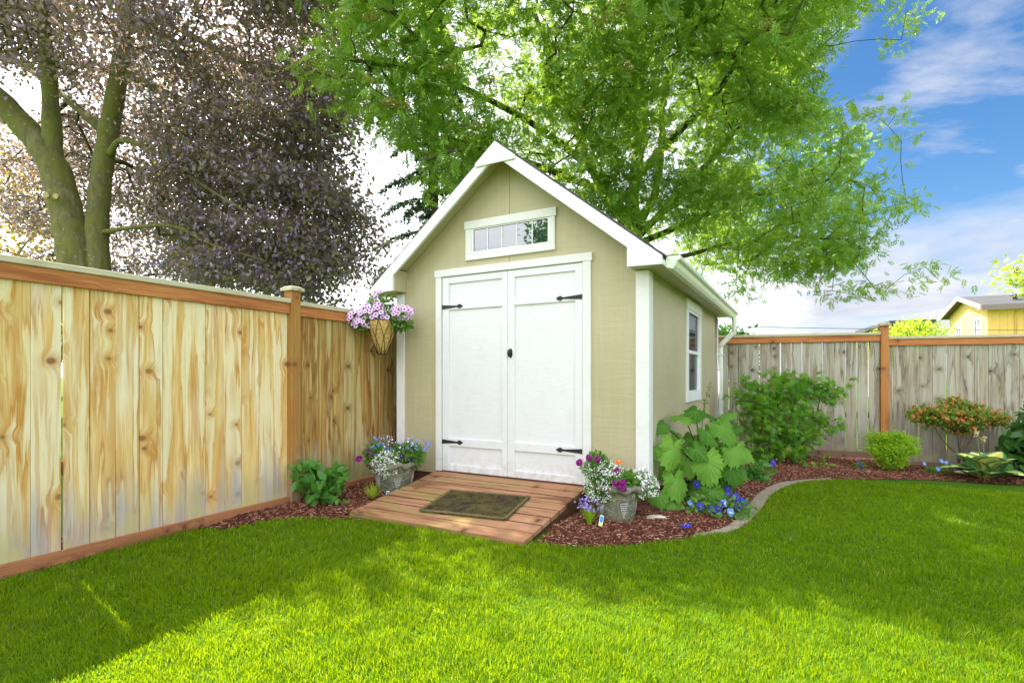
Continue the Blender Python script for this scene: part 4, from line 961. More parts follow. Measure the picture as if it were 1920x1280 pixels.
# ================================================================== YELLOW HOUSE
def house():
    S = 37.0; c0 = np.array([.902*S, S]); ang = math.atan2(-.42, .906)
    h = thing('yellow_house', 'two storey yellow house with low gable roof beyond the right fence', 'house', (*c0, 0), ang)
    W = 14.0; G = 7.9; ze = 6.15; rise = 1.0
    mb = MB()
    vs = []
    # gable walls in local y direction, profile in yz
    def prismx(mb, pts, x0, x1, mi=0):
        a = [mb.bm.verts.new((x0, y, z)) for y, z in pts]; b = [mb.bm.verts.new((x1, y, z)) for y, z in pts]; n = len(pts)
        mb.bm.faces.new(a).material_index = mi; mb.bm.faces.new(b).material_index = mi
        for i in range(n): mb.bm.faces.new((a[i], b[i], b[(i+1) % n], a[(i+1) % n])).material_index = mi
    prismx(mb, [(0, -1), (0, ze), (G/2, ze+rise), (G, ze), (G, -1)], 0, W)
    mb.build('wall', M['house_y'], h)
    mb = MB(); x = .25
    while x < W: mb.box(x, x+.05, -.03, -.002, -.9, ze-.05); x += .42
    mb.build('wall_battens', M['house_y'], h)
    mb = MB(); o = .55; sl = rise/(G/2)
    prismx(mb, [(-.75, ze-.75*sl+.02), (G/2, ze+rise+.02), (G+.75, ze-.75*sl+.02), (G+.75, ze-.75*sl+.14), (G/2, ze+rise+.14), (-.75, ze-.75*sl+.14)], -o, W+.5)
    mb.build('roof', M['roof_grey'], h)
    mb = MB(); prismx(mb, [(-.75, ze-.75*sl-.16), (G/2, ze+rise-.14), (G+.75, ze-.75*sl-.16), (G+.75, ze-.75*sl+.17), (G/2, ze+rise+.18), (-.75, ze-.75*sl+.17)], -o-.06, -o-.003); mb.build('rake_board', M['house_pale'], h)
    mb = MB(); mb.box(-o, W+.5, -.82, -.752, ze-.75*sl-.2, ze-.75*sl+.16); mb.build('fascia', M['house_brown'], h)
    mb = MB(); mb.box(-o, W+.4, -.75, -.002, ze-.3, ze-.25); mb.build('soffit', M['house_y'], h)
    def win(face, a, b, z0, z1):
        w = bpy.data.objects.new('window', None); link(w, h); f = MB(); p = MB(); m = MB()
        if face == 'x':
            f.box(-.09, -.003, a-.12, b+.12, z0-.14, z0); f.box(-.09, -.003, a-.12, b+.12, z1, z1+.12); f.box(-.09, -.003, a-.12, a, z0, z1); f.box(-.09, -.003, b, b+.12, z0, z1); f.box(-.07, -.02, (a+b)/2-.04, (a+b)/2+.04, z0, z1)
            p.box(-.03, -.004, a, b, z0, z1)
        else:
            f.box(a-.1, b+.1, -.09, -.031, z0-.14, z0); f.box(a-.1, b+.1, -.09, -.031, z1, z1+.1); f.box(a-.1, a, -.09, -.031, z0, z1); f.box(b, b+.1, -.09, -.031, z0, z1)
            p.box(a, b, -.06, -.033, z0, z1)
        f.build('window_frame', M['vinyl'], w); p.build('pane', M['glass_far'], w)
    win('x', .95, 2.15, 4.15, 5.25); win('x', 5.0, 6.1, 4.0, 4.95); win('y', 2.75, 4.1, 4.3, 5.6)
    mb = MB(); mb.tube([(1.9, -.7, ze-.3), (1.5, -.1, ze-.65), (1.5, -.08, -1)], .05, 6); mb.build('downpipe', M['house_y'], h)
    mb = MB(); mb.tube([(1.9, 1.2, ze+.2), (1.9, 1.2, ze+.75)], .13, 8); mb.lathe([(.0, ze+.85), (.3, ze+.78), (.3, ze+.68), (0, ze+.7)], 10, c=(1.9, 1.2)); mb.build('roof_vent', M['roof_grey'], h)
house()
def grey_roof():
    h = thing('neighbour_house', 'low neighbouring house of which a flat grey roof shows over the grey fence', 'house', (21.2, 29., 0), math.radians(-20))
    mb = MB(); mb.box(.1, 1.3, 0, 6, -1, 3.99); mb.build('wall', M['house_pale'], h); mb = MB(); mb.box(-.5, 1.6, -.5, 6.4, 4.0, 4.2)
    mb.build('roof', M['roof_grey'], h)
grey_roof()
for lab, y0_, z0_, z1_ in (('thin dark power line crossing the sky just above the grey fence, the upper one', 27, 3.95, 3.75), ('thin dark power line crossing the sky just above the grey fence, the lower one', 27.3, 3.55, 3.35)):
    mb = MB(); P = []
    for i in range(21):
        u = i/20; P.append((4+u*40, y0_+u*4, z0_+(z1_-z0_)*u-.9*4*u*(1-u)*.3+.3*u))
    mb.tube(P, .014, 5); meta(mb.build('power_line', M['black']), lab, 'power line')

# ================================================================== PLANTS
def bush(name, label, loc, E, leafmat, size, per, stems=7, stemmat='twig', spread=.05, tmpl=LEAF, r=.006, up=.5, droop=.1, cat='bush', flat=.7, group=None, legs=.02, fy=-.35):
    t = thing(name, label, cat, tuple(loc), group=group)
    tips = np.concatenate([ell(c, rr, n, .75) for c, rr, n in E]); ctr = tips.mean(axis=0); LL = []; mb = MB()
    for i in range(stems):
        a = rng.uniform(0, 6.28); e = tips[rng.integers(len(tips))]; b = np.array([math.cos(a)*legs, math.sin(a)*legs, -.03])
        P = [b, b+np.array([b[0]*.3, b[1]*.3, ctr[2]*.3]), (b+e)/2+np.array([0, 0, .03]), b+(e-b)*.75]; LL.append(limb(mb, P, r, r*.5, 6, 3))
    mb.build('stems', M[stemmat], t); Bn, par, tn = grow(LL, tips, .06)
    branch_mesh('twigs', Bn, par, tn, M[stemmat], t, grow_base_len(LL, .06), r*.22, .35, r*.8, 4)
    V, Fc = leaves_at(Bn, tn, par, per, spread, size, *tmpl, up, droop, flat, fy=fy); npobj('foliage', V, Fc, leafmat, t); return t
rng = np.random.default_rng(21); random.seed(21)
def zb(x, y): return float(bedz(np.array([[x, y]]))[0])
bush('hydrangea_bush', 'low fresh green leafy bush at the foot of the left fence post', (-1.74, 4.78, .03), [((0, 0, .19), (.22, .18, .15), 42), ((.13, -.05, .12), (.16, .12, .09), 18), ((-.15, 0, .32), (.08, .07, .05), 8), ((.14, 0, .27), (.08, .07, .04), 6)], M['hydrangea_leaf'], .095, 4, stemmat='stem', spread=.025, up=.9, droop=.25)
bush('vine_maple_bush', 'wide green maple leaved bush in front of the grey fence beside the shed downspout', (3.78, 7.35, zb(3.78, 7.35)), [((-.02, 0, .60), (.55, .34, .42), 170), ((.15, 0, 1.08), (.5, .22, .13), 50), ((-.42, -.05, .95), (.26, .2, .22), 26), ((.58, 0, 1.0), (.2, .2, .12), 22), ((-.08, -.1, .2), (.42, .25, .16), 40), ((.62, -.1, .55), (.16, .1, .04), 7)], M['maple_leaf'], .135, 6, stems=10, r=.013, spread=.06, tmpl=MAPLE, up=.75, droop=.35, legs=.1)
bush('azalea_shrub', 'spreading orange and green azalea on a bare trunk against the grey fence', (6.13, 7.22, zb(6.1, 7.2)), [((-.1, 0, .74), (.42, .22, .15), 130), ((-.46, 0, .78), (.17, .14, .10), 36), ((.44, 0, .70), (.24, .16, .10), 44), ((-.1, 0, .92), (.16, .12, .07), 18), ((.2, 0, .86), (.14, .1, .05), 12), ((.1, 0, .58), (.25, .15, .06), 30)], M['azalea_leaf'], .052, 13, stems=4, r=.010, spread=.04, up=.8, droop=0, legs=.02)
bush('dwarf_conifer', 'small lime green feathery conifer in front of the orange fence post', (5.12, 7.12, zb(5.1, 7.1)), [((0, 0, .28), (.24, .2, .16), 120), ((.22, 0, .40), (.14, .1, .07), 30), ((-.18, 0, .43), (.13, .1, .07), 26), ((.02, 0, .46), (.10, .1, .06), 14), ((-.26, 0, .3), (.08, .1, .05), 12), ((.28, 0, .28), (.09, .1, .05), 12), ((.0, 0, .12), (.15, .15, .1), 40)], M['lime_leaf'], .035, 30, stems=7, r=.008, spread=.035, tmpl=NARROW, up=.7, droop=-.1)
bush('laurel_bush', 'glossy dark green broad leaved bush at the right edge of the bed', (6.72, 6.75, zb(6.7, 6.7)), [((0, 0, .42), (.36, .32, .34), 110), ((.1, 0, .75), (.22, .2, .1), 25), ((-.15, -.1, .2), (.25, .2, .13), 30)], M['dark_leaf'], .15, 4, stems=6, stemmat='stem', r=.009, spread=.04, up=.9, droop=.35)
bush('bedding_plant', 'small bright green leafy plant beside the broad leaved clump', (2.72, 5.85, zb(2.72, 5.85)), [((0, 0, .09), (.12, .12, .09), 40)], M['hydrangea_leaf'], .075, 6, stems=4, stemmat='stem', r=.004, spread=.025, tmpl=NARROW, up=.9, cat='plant')
bush('seedling', 'tiny green seedling alone on the mulch by the fence kickboard', (4.28, 7.2, zb(4.28, 7.2)), [((0, 0, .05), (.06, .05, .03), 8)], M['maple_leaf'], .09, 2, stems=2, stemmat='stem', r=.003, spread=.02, tmpl=MAPLE, up=.9, cat='plant')

def fan_flower(n=20, lobes=5, depth=.12, cup=.3, notch=.18, inner=.38):
    V = [(0, 0, -cup*.5)]; Fc = []; mi = []
    for i in range(n): a = 2*math.pi*i/n; V.append((inner*math.cos(a), inner*math.sin(a), -.04))
    for i in range(n):
        a = 2*math.pi*i/n; r = 1-notch*(1-abs(math.cos(a*lobes/2))**.6); V.append((r*math.cos(a), r*math.sin(a), depth*math.cos(a*lobes)))
    q = []
    for i in range(n): j = (i+1) % n; q.append((0, 1+i, 1+j, 1+j)); mi.append(1)
    T = [(0, 1+i, 1+(i+1) % n) for i in range(n)]; m = [1]*n
    for i in range(n):
        j = (i+1) % n; T += [(1+i, 1+n+i, 1+n+j), (1+i, 1+n+j, 1+j)]; m += [0, 0]
    return V, T, m
def flower_mesh(name, m0, m1, **kw):
    V, T, m = fan_flower(**kw); V = np.array(V); V[:, 2] += .05*np.sin(V[:, 0]*5)
    return npmesh(name, V, T, [m0, m1], midx=m, smooth=True)
def pansy_mesh(name, m0, m1, m2):
    mb = MB(); out = []
    for a, r, d, sc in ((math.pi/2+.55, .5, .48, 0), (math.pi/2-.55, .5, .48, .01), (math.pi+.25, .44, .45, .03), (-.25, .44, .45, .035), (-math.pi/2, .55, .42, .06)):
        c = (d*math.cos(a), d*math.sin(a)); vs = [mb.bm.verts.new((c[0]+r*math.cos(b)*1.05, c[1]+r*math.sin(b), sc+.10*math.sin(b*3+a))) for b in np.linspace(0, 2*math.pi, 13)[:-1]]
        cc = mb.bm.verts.new((c[0], c[1], sc+.02))
        for i in range(12): mb.bm.faces.new((cc, vs[i], vs[(i+1) % 12])).material_index = 0
    for a in (math.pi/2+3.14, math.pi+.3, -.3, -math.pi/2):
        p = [(.42*math.cos(a+b)*q, .42*math.sin(a+b)*q, .13) for b, q in ((0, 0), (-.45, .9), (0, 1.1), (.45, .9))]; vs = [mb.bm.verts.new(x) for x in p]; mb.bm.faces.new(vs).material_index = 1
    vs = [mb.bm.verts.new((.11*math.cos(b), .11*math.sin(b), .15)) for b in np.linspace(0, 6.28, 7)[:-1]]; mb.bm.faces.new(vs).material_index = 2
    me = bpy.data.meshes.new(name); mb.bm.to_mesh(me); mb.bm.free()
    for m in (m0, m1, m2): me.materials.append(m)
    return me
def head_mesh(name, m0, m1, n=26, r=.02, pet=.014):        # rounded verbena-like head of many florets
    V, T, mi = fan_flower(10, 5, .1, .3, .3, .25); P = rsph(n); P[:, 2] = np.abs(P[:, 2])*.9-.1; D = unit(P)
    VV, FF = scatter(V, T, P*r*np.array([1, 1, .7]), frames(rsph(n), D), np.full(n, pet)); return npmesh(name, VV, FF, [m0, m1], midx=mi*n)
def zinnia_mesh(name, m0, m1):
    V = []; T = []; m = []
    for ring, (k, r, z) in enumerate(((14, .024, .0), (11, .017, .005))):
        for i in range(k):
            a = 2*math.pi*i/k+ring*.2; b = len(V)
            for u, w in ((.25, .2), (.8, .22), (1, 0), (.8, -.22), (.25, -.2)): V.append((r*(u*math.cos(a)-w*math.sin(a)), r*(u*math.sin(a)+w*math.cos(a)), z+.004*(1-u)))
            T += [(b, b+1, b+2), (b, b+2, b+3), (b, b+3, b+4)]; m += [0]*3
    b = len(V); V.append((0, 0, .012)); 
    for i in range(8): V.append((.006*math.cos(i*.785), .006*math.sin(i*.785), .009))
    for i in range(8): T.append((b, b+1+i, b+1+(i+1) % 8)); m.append(1)
    return npmesh(name, V, T, [m0, m1], midx=m)
ME = dict(petunia=flower_mesh('petunia_bloom', M['fl_pink'], M['fl_pinkc'], notch=.16), pansy=pansy_mesh('pansy_bloom', M['fl_blue'], M['fl_dark'], M['fl_yellow']),
          lpansy=pansy_mesh('pale_pansy_bloom', M['fl_lblue'], M['fl_white'], M['fl_yellow']), verb=head_mesh('verbena_head', M['fl_purple'], M['fl_pinkc']),
          zin=zinnia_mesh('zinnia_bloom', M['fl_orange'], M['fl_yellow']), dpansy=pansy_mesh('dark_pansy_bloom', M['fl_dark'], M['fl_purple'], M['fl_yellow']))
def bloom(me, parent, loc, nrm, size, name='bloom'):
    o = bpy.data.objects.new(name, me); link(o, parent); o.location = tuple(loc); q = Vector(nrm).to_track_quat('Z', 'Y'); o.rotation_mode = 'QUATERNION'; o.rotation_quaternion = q @ Matrix.Rotation(random.uniform(-.4, .4), 3, 'Z').to_quaternion()
    o.scale = (size,)*3; return o
def leafmass(name, c, r, n, size, mat, parent, tmpl=LEAF, up=.5, shell=.8):
    P = ell(c, r, n, shell); D = unit((P-np.array(c))/np.array(r)+rng.normal(size=(n, 3))*.5); V, Fc = scatter(*tmpl, P, frames(D, unit(rng.normal(size=(n, 3))*.5+np.array([0, -.2, up]))), size*rng.uniform(.7, 1.3, n))
    return npobj(name, V, Fc, mat, parent)
FL4 = ([(0, 0, 0), (.5, .2, .05), (.25, .5, .1), (-.2, .5, .05), (-.5, .15, .1), (-.35, -.4, .05), (.1, -.5, .1), (.45, -.3, .05)], [(0, 1, 2, 3), (0, 3, 4, 5), (0, 5, 6, 7)])
def tinyflowers(name, c, r, n, size, mat, parent, cl=6, spread=.012, cut=-.3):
    v = rsph(n); v = v[v[:, 2] > cut]; P = np.array(c)+v*np.array(r)*rng.uniform(.82, 1.06, (len(v), 1)); idx = np.repeat(np.arange(len(P)), cl)
    PP = P[idx]+rng.normal(size=(len(idx), 3))*spread; nn = unit(v[idx]+rng.normal(size=(len(idx), 3))*.4+np.array([0, -.3, .3]))
    V, Fc = scatter(*FL4, PP, frames(rsph(len(idx)), nn), np.full(len(idx), size)*rng.uniform(.8, 1.2, len(idx))); return npobj(name, V, Fc, mat, parent)

def pot(name, label, loc, rot, rr=.215, hh=.30):
    t = thing(name, label, 'planter', tuple(loc), rot); N = 72
    R = lambda z: .135+(rr-.04-.135)*(z/hh)**.8
    mb = MB(); prof = [(.0, 0), (.12, 0), (.135, .01)]+[(R(z), z) for z in np.linspace(.03, hh-.04, 9)]
    mb.lathe(prof, N); mb.build('pot_body', M['pot'], t)
    mb = MB(); f = lambda r, z, a: (r*(1+.035*math.sin(a*11)+.02*math.sin(a*23+1)), z+(.012*math.sin(a*9+.5)+.006*math.sin(a*17) if z < hh-.01 else .005*math.sin(a*13)))
    mb.lathe([(R(hh-.05)-.002, hh-.05), (rr-.012, hh-.055), (rr+.004, hh-.035), (rr, hh-.008), (rr-.018, hh), (rr-.035, hh-.01), (rr-.04, hh-.06), (0, hh-.06)], N, f); mb.build('rim', M['pot'], t)
    mb = MB()
    def S(a, z, o=.004): return (math.cos(a)*(R(z)+o), math.sin(a)*(R(z)+o), z)
    k = 5
    mb.tube([S(a, hh*.66+.006*math.sin(a*7)) for a in np.linspace(0, 2*math.pi, 73)], .004, 5)
    for i in range(k):
        a0 = 2*math.pi*i/k+.2
        mb.tube([S(a0+.28*math.cos(u), hh*.45+.07*math.sin(u)*(1+.2*math.cos(2*u))) for u in np.linspace(0, 5.6, 26)], .0035, 5)
        mb.tube([S(a0+.5+.22*math.sin(u*1.5), hh*.2+.14*u/6) for u in np.linspace(0, 6, 20)], .003, 5)
        mb.tube([S(a0+.1*u, hh*.12+.02*math.sin(u*2)) for u in np.linspace(0, 6, 20)], .003, 5)
        for q in range(5):
            b = a0+.55+.03; ang = q*1.256; mb.ball(S(b+.07*math.cos(ang), hh*.74+.014*math.sin(ang), .002), .012, 0, 1, (1, 1, 1))
    mb.build('vine_relief', M['relief'], t)
    for i in range(k):
        a0 = 2*math.pi*i/k+.2; mb = MB()
        for q, (row, cnt) in enumerate(((0, 5), (1, 5), (2, 4), (3, 4), (4, 3), (5, 2), (6, 1))):
            for j in range(cnt): mb.ball(S(a0+(j-(cnt-1)/2)*.085+.04, hh*.54-row*.017, .003), .0075, 0, 1)
        mb.build('grape_relief', M['grape'], t)
    mb = MB(); mb.lathe([(0, hh-.045), (rr-.045, hh-.045)], 24); mb.build('soil', M['mulch'], t); return t
RPX, RPY = .845, 4.27; LPX, LPY = -1.175, 5.27
PG = []
PG.append(pot('stone_planter', 'grey stone planter with grape relief on the mulch right of the ramp', (RPX, RPY, .02), .9, .21, .30))
PG.append(pot('stone_planter', 'grey stone planter with ruffled rim between the left fence and the ramp', (LPX, LPY, .01), 3.6, .25, .33))
for o in PG: o['group'] = 'stone planters beside the ramp'
# --- right pot plants
x, y, z = RPX, RPY, .32
t = thing('white_alyssum', 'mound of tiny white flowers spilling over the left side of the right planter', 'flowers', (x-.11, y-.03, z))
leafmass('foliage', (0, -.02, -.02), (.15, .14, .13), 1700, .026, M['flower_leaf'], t, NARROW); tinyflowers('blossoms', (0, -.02, -.02), (.16, .15, .14), 260, .0085, M['fl_white'], t, 8, .011, -.75)
tinyflowers('blossoms', (.0, -.03, .09), (.16, .10, .09), 110, .0085, M['fl_white'], t, 8, .011, -.3); leafmass('foliage', (-.05, .0, .12), (.13, .1, .1), 500, .028, M['flower_leaf'], t, NARROW)
t = thing('white_lobelia', 'mound of white flowers on the right side of the right planter near the corner trim', 'flowers', (x+.19, y-.02, z-.02))
leafmass('foliage', (0, 0, 0), (.13, .12, .11), 1100, .024, M['flower_leaf'], t, NARROW); tinyflowers('blossoms', (0, 0, .01), (.14, .13, .12), 190, .012, M['fl_white'], t, 5, .012, -.8); tinyflowers('blossoms', (0, 0, .01), (.14, .13, .115), 24, .012, M['fl_lav'], t, 5, .012, -.3)
t = thing('purple_verbena', 'purple flower heads rising from the middle and left of the right planter', 'flowers', (x, y, z))
leafmass('foliage', (.03, -.06, .03), (.11, .1, .07), 260, .05, M['flower_leaf'], t); leafmass('foliage', (-.16, 0, .15), (.08, .06, .09), 220, .04, M['flower_leaf'], t)
st = MB()
for (px, py, Yd) in ((1086, 867, 4.2), (1104, 858, 4.2), (1120, 861, 4.2), (1156, 882, 4.16), (1153, 906, 4.06), (1168, 904, 4.05), (1168, 915, 4.04), (1161, 911, 4.05)):
    p = at(px, py, Yd)-np.array([x, y, z]); bloom(ME['verb'], t, p, (random.uniform(-.3, .3), -.8, .6), random.uniform(.95, 1.2)); st.tube([(p[0]*.5, 0, -.05), (p[0]*.8, p[1]*.7, p[2]*.6), tuple(p+np.array([0, .012, -.01]))], .002, 5)
st.build('stems', M['stem'], t)
t = thing('orange_zinnia', 'single orange flower standing above the right planter', 'flower', (x, y, z))
p = at(1160, 866, 4.17)-np.array([x, y, z]); bloom(ME['zin'], t, p, (0, -.45, .9), 1.15); mb = MB(); mb.tube([(.03, 0, -.05), (p[0], p[1]+.02, p[2]*.5), tuple(p-np.array([0, 0, .004]))], .0022, 5); mb.build('stem', M['stem'], t)
# --- left pot plants
x, y, z = LPX, LPY, .335
t = thing('white_alyssum', 'mound of tiny white flowers spilling over the front of the left planter', 'flowers', (x-.04, y-.08, z-.02))
leafmass('foliage', (0, -.03, 0), (.14, .13, .11), 1100, .026, M['flower_leaf'], t, NARROW); tinyflowers('blossoms', (0, -.03, 0), (.155, .145, .13), 230, .010, M['fl_white'], t, 8, .012, -.85)
t = thing('blue_lobelia', 'loose blue and white flowers standing up at the back of the left planter', 'flowers', (x, y, z))
leafmass('foliage', (.13, 0, .05), (.17, .12, .12), 1100, .04, M['flower_leaf'], t); leafmass('foliage', (-.18, -.02, .05), (.11, .1, .13), 500, .04, M['flower_leaf'], t)
tinyflowers('blossoms', (-.14, -.04, .12), (.14, .09, .11), 40, .016, M['fl_lblue'], t, 4, .012, -.4); tinyflowers('blossoms', (.18, 0, .12), (.18, .1, .10), 45, .014, M['fl_lblue'], t, 4, .013, -.2); tinyflowers('blossoms', (.2, -.02, .13), (.2, .1, .10), 45, .013, M['fl_lav'], t, 4, .013, -.2)
tinyflowers('blossoms', (0, 0, .14), (.22, .1, .10), 40, .013, M['fl_white'], t, 3, .012, 0.)
t = thing('purple_verbena', 'purple flowers at the left side of the left planter by the fence', 'flowers', (x, y, z)); st = MB()
for px, py, Yd in ((673, 860, 5.15), (690, 846, 5.2), (695, 849, 5.2)):
    p = at(px, py, Yd)-np.array([x, y, z]); bloom(ME['verb'], t, p, (-.3, -.8, .5), 1.3); st.tube([(-.1, 0, -.03), (p[0]*.8, p[1], p[2]*.4), tuple(p+np.array([0, .012, -.01]))], .002, 5)
st.build('stems', M['stem'], t)
t = thing('dark_pansy', 'two nearly black pansies in the middle of the left planter', 'flowers', (x, y, z))
for px, py in ((753, 854), (767, 861)): bloom(ME['dpansy'], t, at(px, py, 5.13)-np.array([x, y, z]), (0, -.9, .4), .024)
mb = MB(); mb.tube([(.03, -.02, -.03), (.04, -.1, .08)], .002, 5); mb.build('stem', M['stem'], t)

# --- hanging basket
rng = np.random.default_rng(22); random.seed(3)
bx, by, bz = -1.345, 5.46, 1.755
hb = thing('hanging_basket', 'cone shaped wire basket with coconut liner hung on an arched bracket at the shed corner', 'hanging basket', (bx, by, bz))
mb = MB(); f = lambda r, z, a: (r*(1+.03*math.sin(a*7+z*30)+.015*math.sin(a*13)), z); mb.lathe([(.0, -.345), (.042, -.345), (.075, -.26), (.107, -.17), (.135, -.08), (.152, 0), (.140, .0), (.12, -.05), (0, -.05)], 40, f); mb.build('liner', M['coir'], hb)
mb = MB()
for r, zz in ((.158, .0), (.048, -.35)): mb.tube([(r*math.cos(a), r*math.sin(a), zz) for a in np.linspace(0, 2*math.pi, 33)], .0035, 6)
for i in range(8):
    for s_ in (-1, 1):
        P = []
        for u in np.linspace(0, 1, 9):
            a = 2*math.pi*i/8+s_*.75*u; P.append(((.16-.112*u**1.1)*math.cos(a), (.16-.112*u**1.1)*math.sin(a), -.35*u))
        mb.tube(P, .0025, 5)
mb.build('wire_frame', M['iron'], hb)
cw = np.array([*sh(L0+.03, -.03), 1.80])-np.array([bx, by, bz]); mb = MB(); mb.tube(smooth_line([cw, cw+np.array([.0, -.01, .09]), cw+np.array([-.035, -.04, .14]), cw+np.array([-.10, -.1, .13]), np.array([-.0, 0, .17]), np.array([-.0, 0, .02])], 5), .007, 7)
for a in (0, 2.1, 4.2): mb.tube([(0, 0, .17), (.155*math.cos(a), .155*math.sin(a), .0)], .002, 4)
mb.build('bracket', M['iron'], hb)
pt = thing('petunia', 'lilac petunias with violet throats overflowing the hanging basket at the shed corner', 'flowers', (bx, by, bz))
leafmass('foliage', (0, .02, .02), (.24, .14, .07), 520, .055, M['flower_leaf'], pt); leafmass('foliage', (-.02, 0, .14), (.15, .1, .13), 260, .045, M['flower_leaf'], pt); leafmass('foliage', (.17, 0, -.02), (.13, .12, .07), 260, .05, M['flower_leaf'], pt); leafmass('foliage', (-.17, 0, -.03), (.12, .1, .06), 160, .05, M['flower_leaf'], pt)
Pb = []
tries = 0
while len(Pb) < 125 and tries < 6000:
    tries += 1; u = random.random()
    c, r = random.choice([((-.03, 0, .1), (.17, .13, .12)), ((-.04, 0, .19), (.07, .07, .12)), ((-.25, 0, .03), (.13, .11, .07)), ((.2, 0, .07), (.12, .11, .08)), ((0, -.04, .05), (.25, .13, .06)), ((-.18, -.03, -.03), (.12, .1, .05))])
    v = rsph(1)[0]; v[1] = -abs(v[1]) if random.random() < .72 else v[1]; p = np.array(c)+v*np.array(r)
    if p[2] < -.1 or any(np.linalg.norm(p-q[0]) < .027 for q in Pb): continue
    Pb.append((p, v)); bloom(ME['petunia'], pt, p, v*.6+np.array([0, -.9, .3]), random.uniform(.023, .029))

# --- ligularia
rng = np.random.default_rng(23); random.seed(23)
def lig_leaf(seed, L=1.0, kind=0):
    r_ = random.Random(seed); NA, NR = 90, 7; V = []; att = []
    veins = [0, .55, -.55, 1.15, -1.15, 1.8, -1.8, 2.45, -2.45]
    for j in range(NR+1):
        for i in range(NA+1):
            a = -math.pi*.97+2*math.pi*.97*i/NA; base = .60+.40*math.cos(a*.9)**1 if True else 0
            base = .56+.44*math.exp(-(a/.75)**2)+.10*math.exp(-((abs(a)-1.25)/.35)**2)+.06*math.exp(-((abs(a)-2.3)/.4)**2)
            tooth = (1-((abs(a)*3.1+seed*.13) % 1))**.8; tooth2 = abs(((a*7.3) % 1)-.5)*2
            base *= .78+.20*tooth+.09*tooth2
            if abs(a) > 2.6: base *= max(.25, 1-(abs(a)-2.6)/.6)
            q = j/NR; rr = base*q*(1 if True else 0); dv = min(abs(a-v) for v in veins); w = dv*q
            x = rr*math.sin(a)*.95; y = rr*math.cos(a); zz = -.30*rr*rr-.16*x*x+.07*math.sin(a*5+seed)*q*q+.04*math.sin(a*3.1+seed*2)*q-.05*math.exp(-(w/.045)**2)*q+.02*math.sin(dv*16)*q+.05*abs(x)**.7*.6+.02*math.sin(y*14+seed)*q
            V.append((x, y, zz)); att.append(math.exp(-(w/.028)**2) if q > .02 else 1)
    Fc = []
    for j in range(NR):
        for i in range(NA): a = j*(NA+1)+i; Fc.append((a, a+1, a+NA+2, a+NA+1))
    return npmesh('broad_leaf', V, Fc, M['lig'], smooth=True, attr=att)
LL_ = [lig_leaf(s) for s in (1, 2, 3, 4)]
lg = thing('ligularia_plant', 'tall clump of big serrated green leaves beside the right corner of the shed', 'plant', (1.83, 5.0, .02)); lo = np.array([1.83, 5.0, .02])
spec = [(300, 470, 250, 690, 290, 4.62), (590, 585, 590, 860, 300, 4.55), (720, 280, 860, 440, 250, 4.75), (810, 650, 900, 870, 230, 4.7), (320, 755, 350, 930, 270, 4.55), (160, 900, 120, 1060, 200, 4.5), (300, 960, 300, 1060, 190, 4.5),
        (640, 850, 680, 990, 210, 4.5), (490, 480, 570, 550, 190, 4.6), (850, 470, 820, 580, 250, 4.72), (500, 150, 400, 220, 200, 5.0), (400, 200, 220, 190, 200, 4.9), (600, 330, 690, 450, 200, 4.75), (720, 200, 860, 130, 180, 4.95),
        (210, 270, 110, 350, 150, 4.75), (130, 480, 90, 640, 140, 4.6), (900, 480, 1010, 580, 200, 4.85), (650, 200, 560, 150, 180, 5.05), (760, 330, 900, 260, 190, 4.9), (700, 640, 760, 740, 200, 4.8), (420, 600, 440, 720, 200, 4.8), (900, 650, 960, 760, 160, 4.9), (240, 620, 160, 760, 190, 4.8),
        (560, 440, 470, 380, 190, 5.0), (760, 780, 740, 900, 170, 4.75), (480, 860, 430, 980, 170, 4.75)]
spec += [(random.uniform(150, 900), random.uniform(330, 900), 0, 0, random.uniform(120, 190), random.uniform(4.95, 5.15)) for _ in range(44)]
spec = [(a, b, (c if c else a+random.uniform(-90, 90)), (d if d else b+random.uniform(50, 120)), e, f_) for a, b, c, d, e, f_ in spec if not (b > 800 and a > 760)]
pet = MB()
for i, (ax, ay, tx, ty, w, Yd) in enumerate(spec):
    A_ = at(1200+ax/4.742, 740+ay/4.742, Yd); Tt = at(1200+tx/4.742, 740+ty/4.742, Yd-.05); size = w/4.742/F*Yd/1.02*.95
    d = unit(Tt-A_); nrm = unit(np.array([random.uniform(-.5, .5), -.62, .7]) if ty-ay > 60 else np.array([random.uniform(-.3, .3), -.3, .95])); nrm = unit(nrm-d*(nrm@d)); x_ = np.cross(d, nrm)
    d = unit(d+np.array([0, -.25, 0])); nrm = unit(nrm-d*(nrm@d)); x_ = np.cross(d, nrm)
    o = bpy.data.objects.new('leaf', LL_[i % 4]); link(o, lg); Mx = Matrix(((x_[0], d[0], nrm[0], 0), (x_[1], d[1], nrm[1], 0), (x_[2], d[2], nrm[2], 0), (0, 0, 0, 1)))
    s_ = max(size/1.0, .12); o.matrix_local = Matrix.Translation(Vector(A_-lo)) @ Mx @ Matrix.Scale(s_*.86, 4)
    b = np.array([random.uniform(-.08, .08), random.uniform(-.05, .05), 0]); e = A_-lo; pet.tube(smooth_line([b, b+(e-b)*np.array([.4, .4, .6])+np.array([0, 0, .03]), e+np.array([0, .02, .01])], 4), [.007]*5+[.005]*4 if False else .0055, 6)
pet.build('petioles', M['stem_purple'], lg)
fs = MB(); P = [np.array([.02, .2, 0]), at(1318, 780, 5.3)-lo, at(1332, 715, 5.35)-lo]; fs.tube(smooth_line(P, 5), .005, 6)
for k in range(26): u = k/26; q = P[1]+(P[2]-P[1])*u; fs.ball(tuple(q+rng.normal(size=3)*.012), .012*(1.1-u*.7), 0, 1)
fs.build('flower_spike', M['stem'], lg)

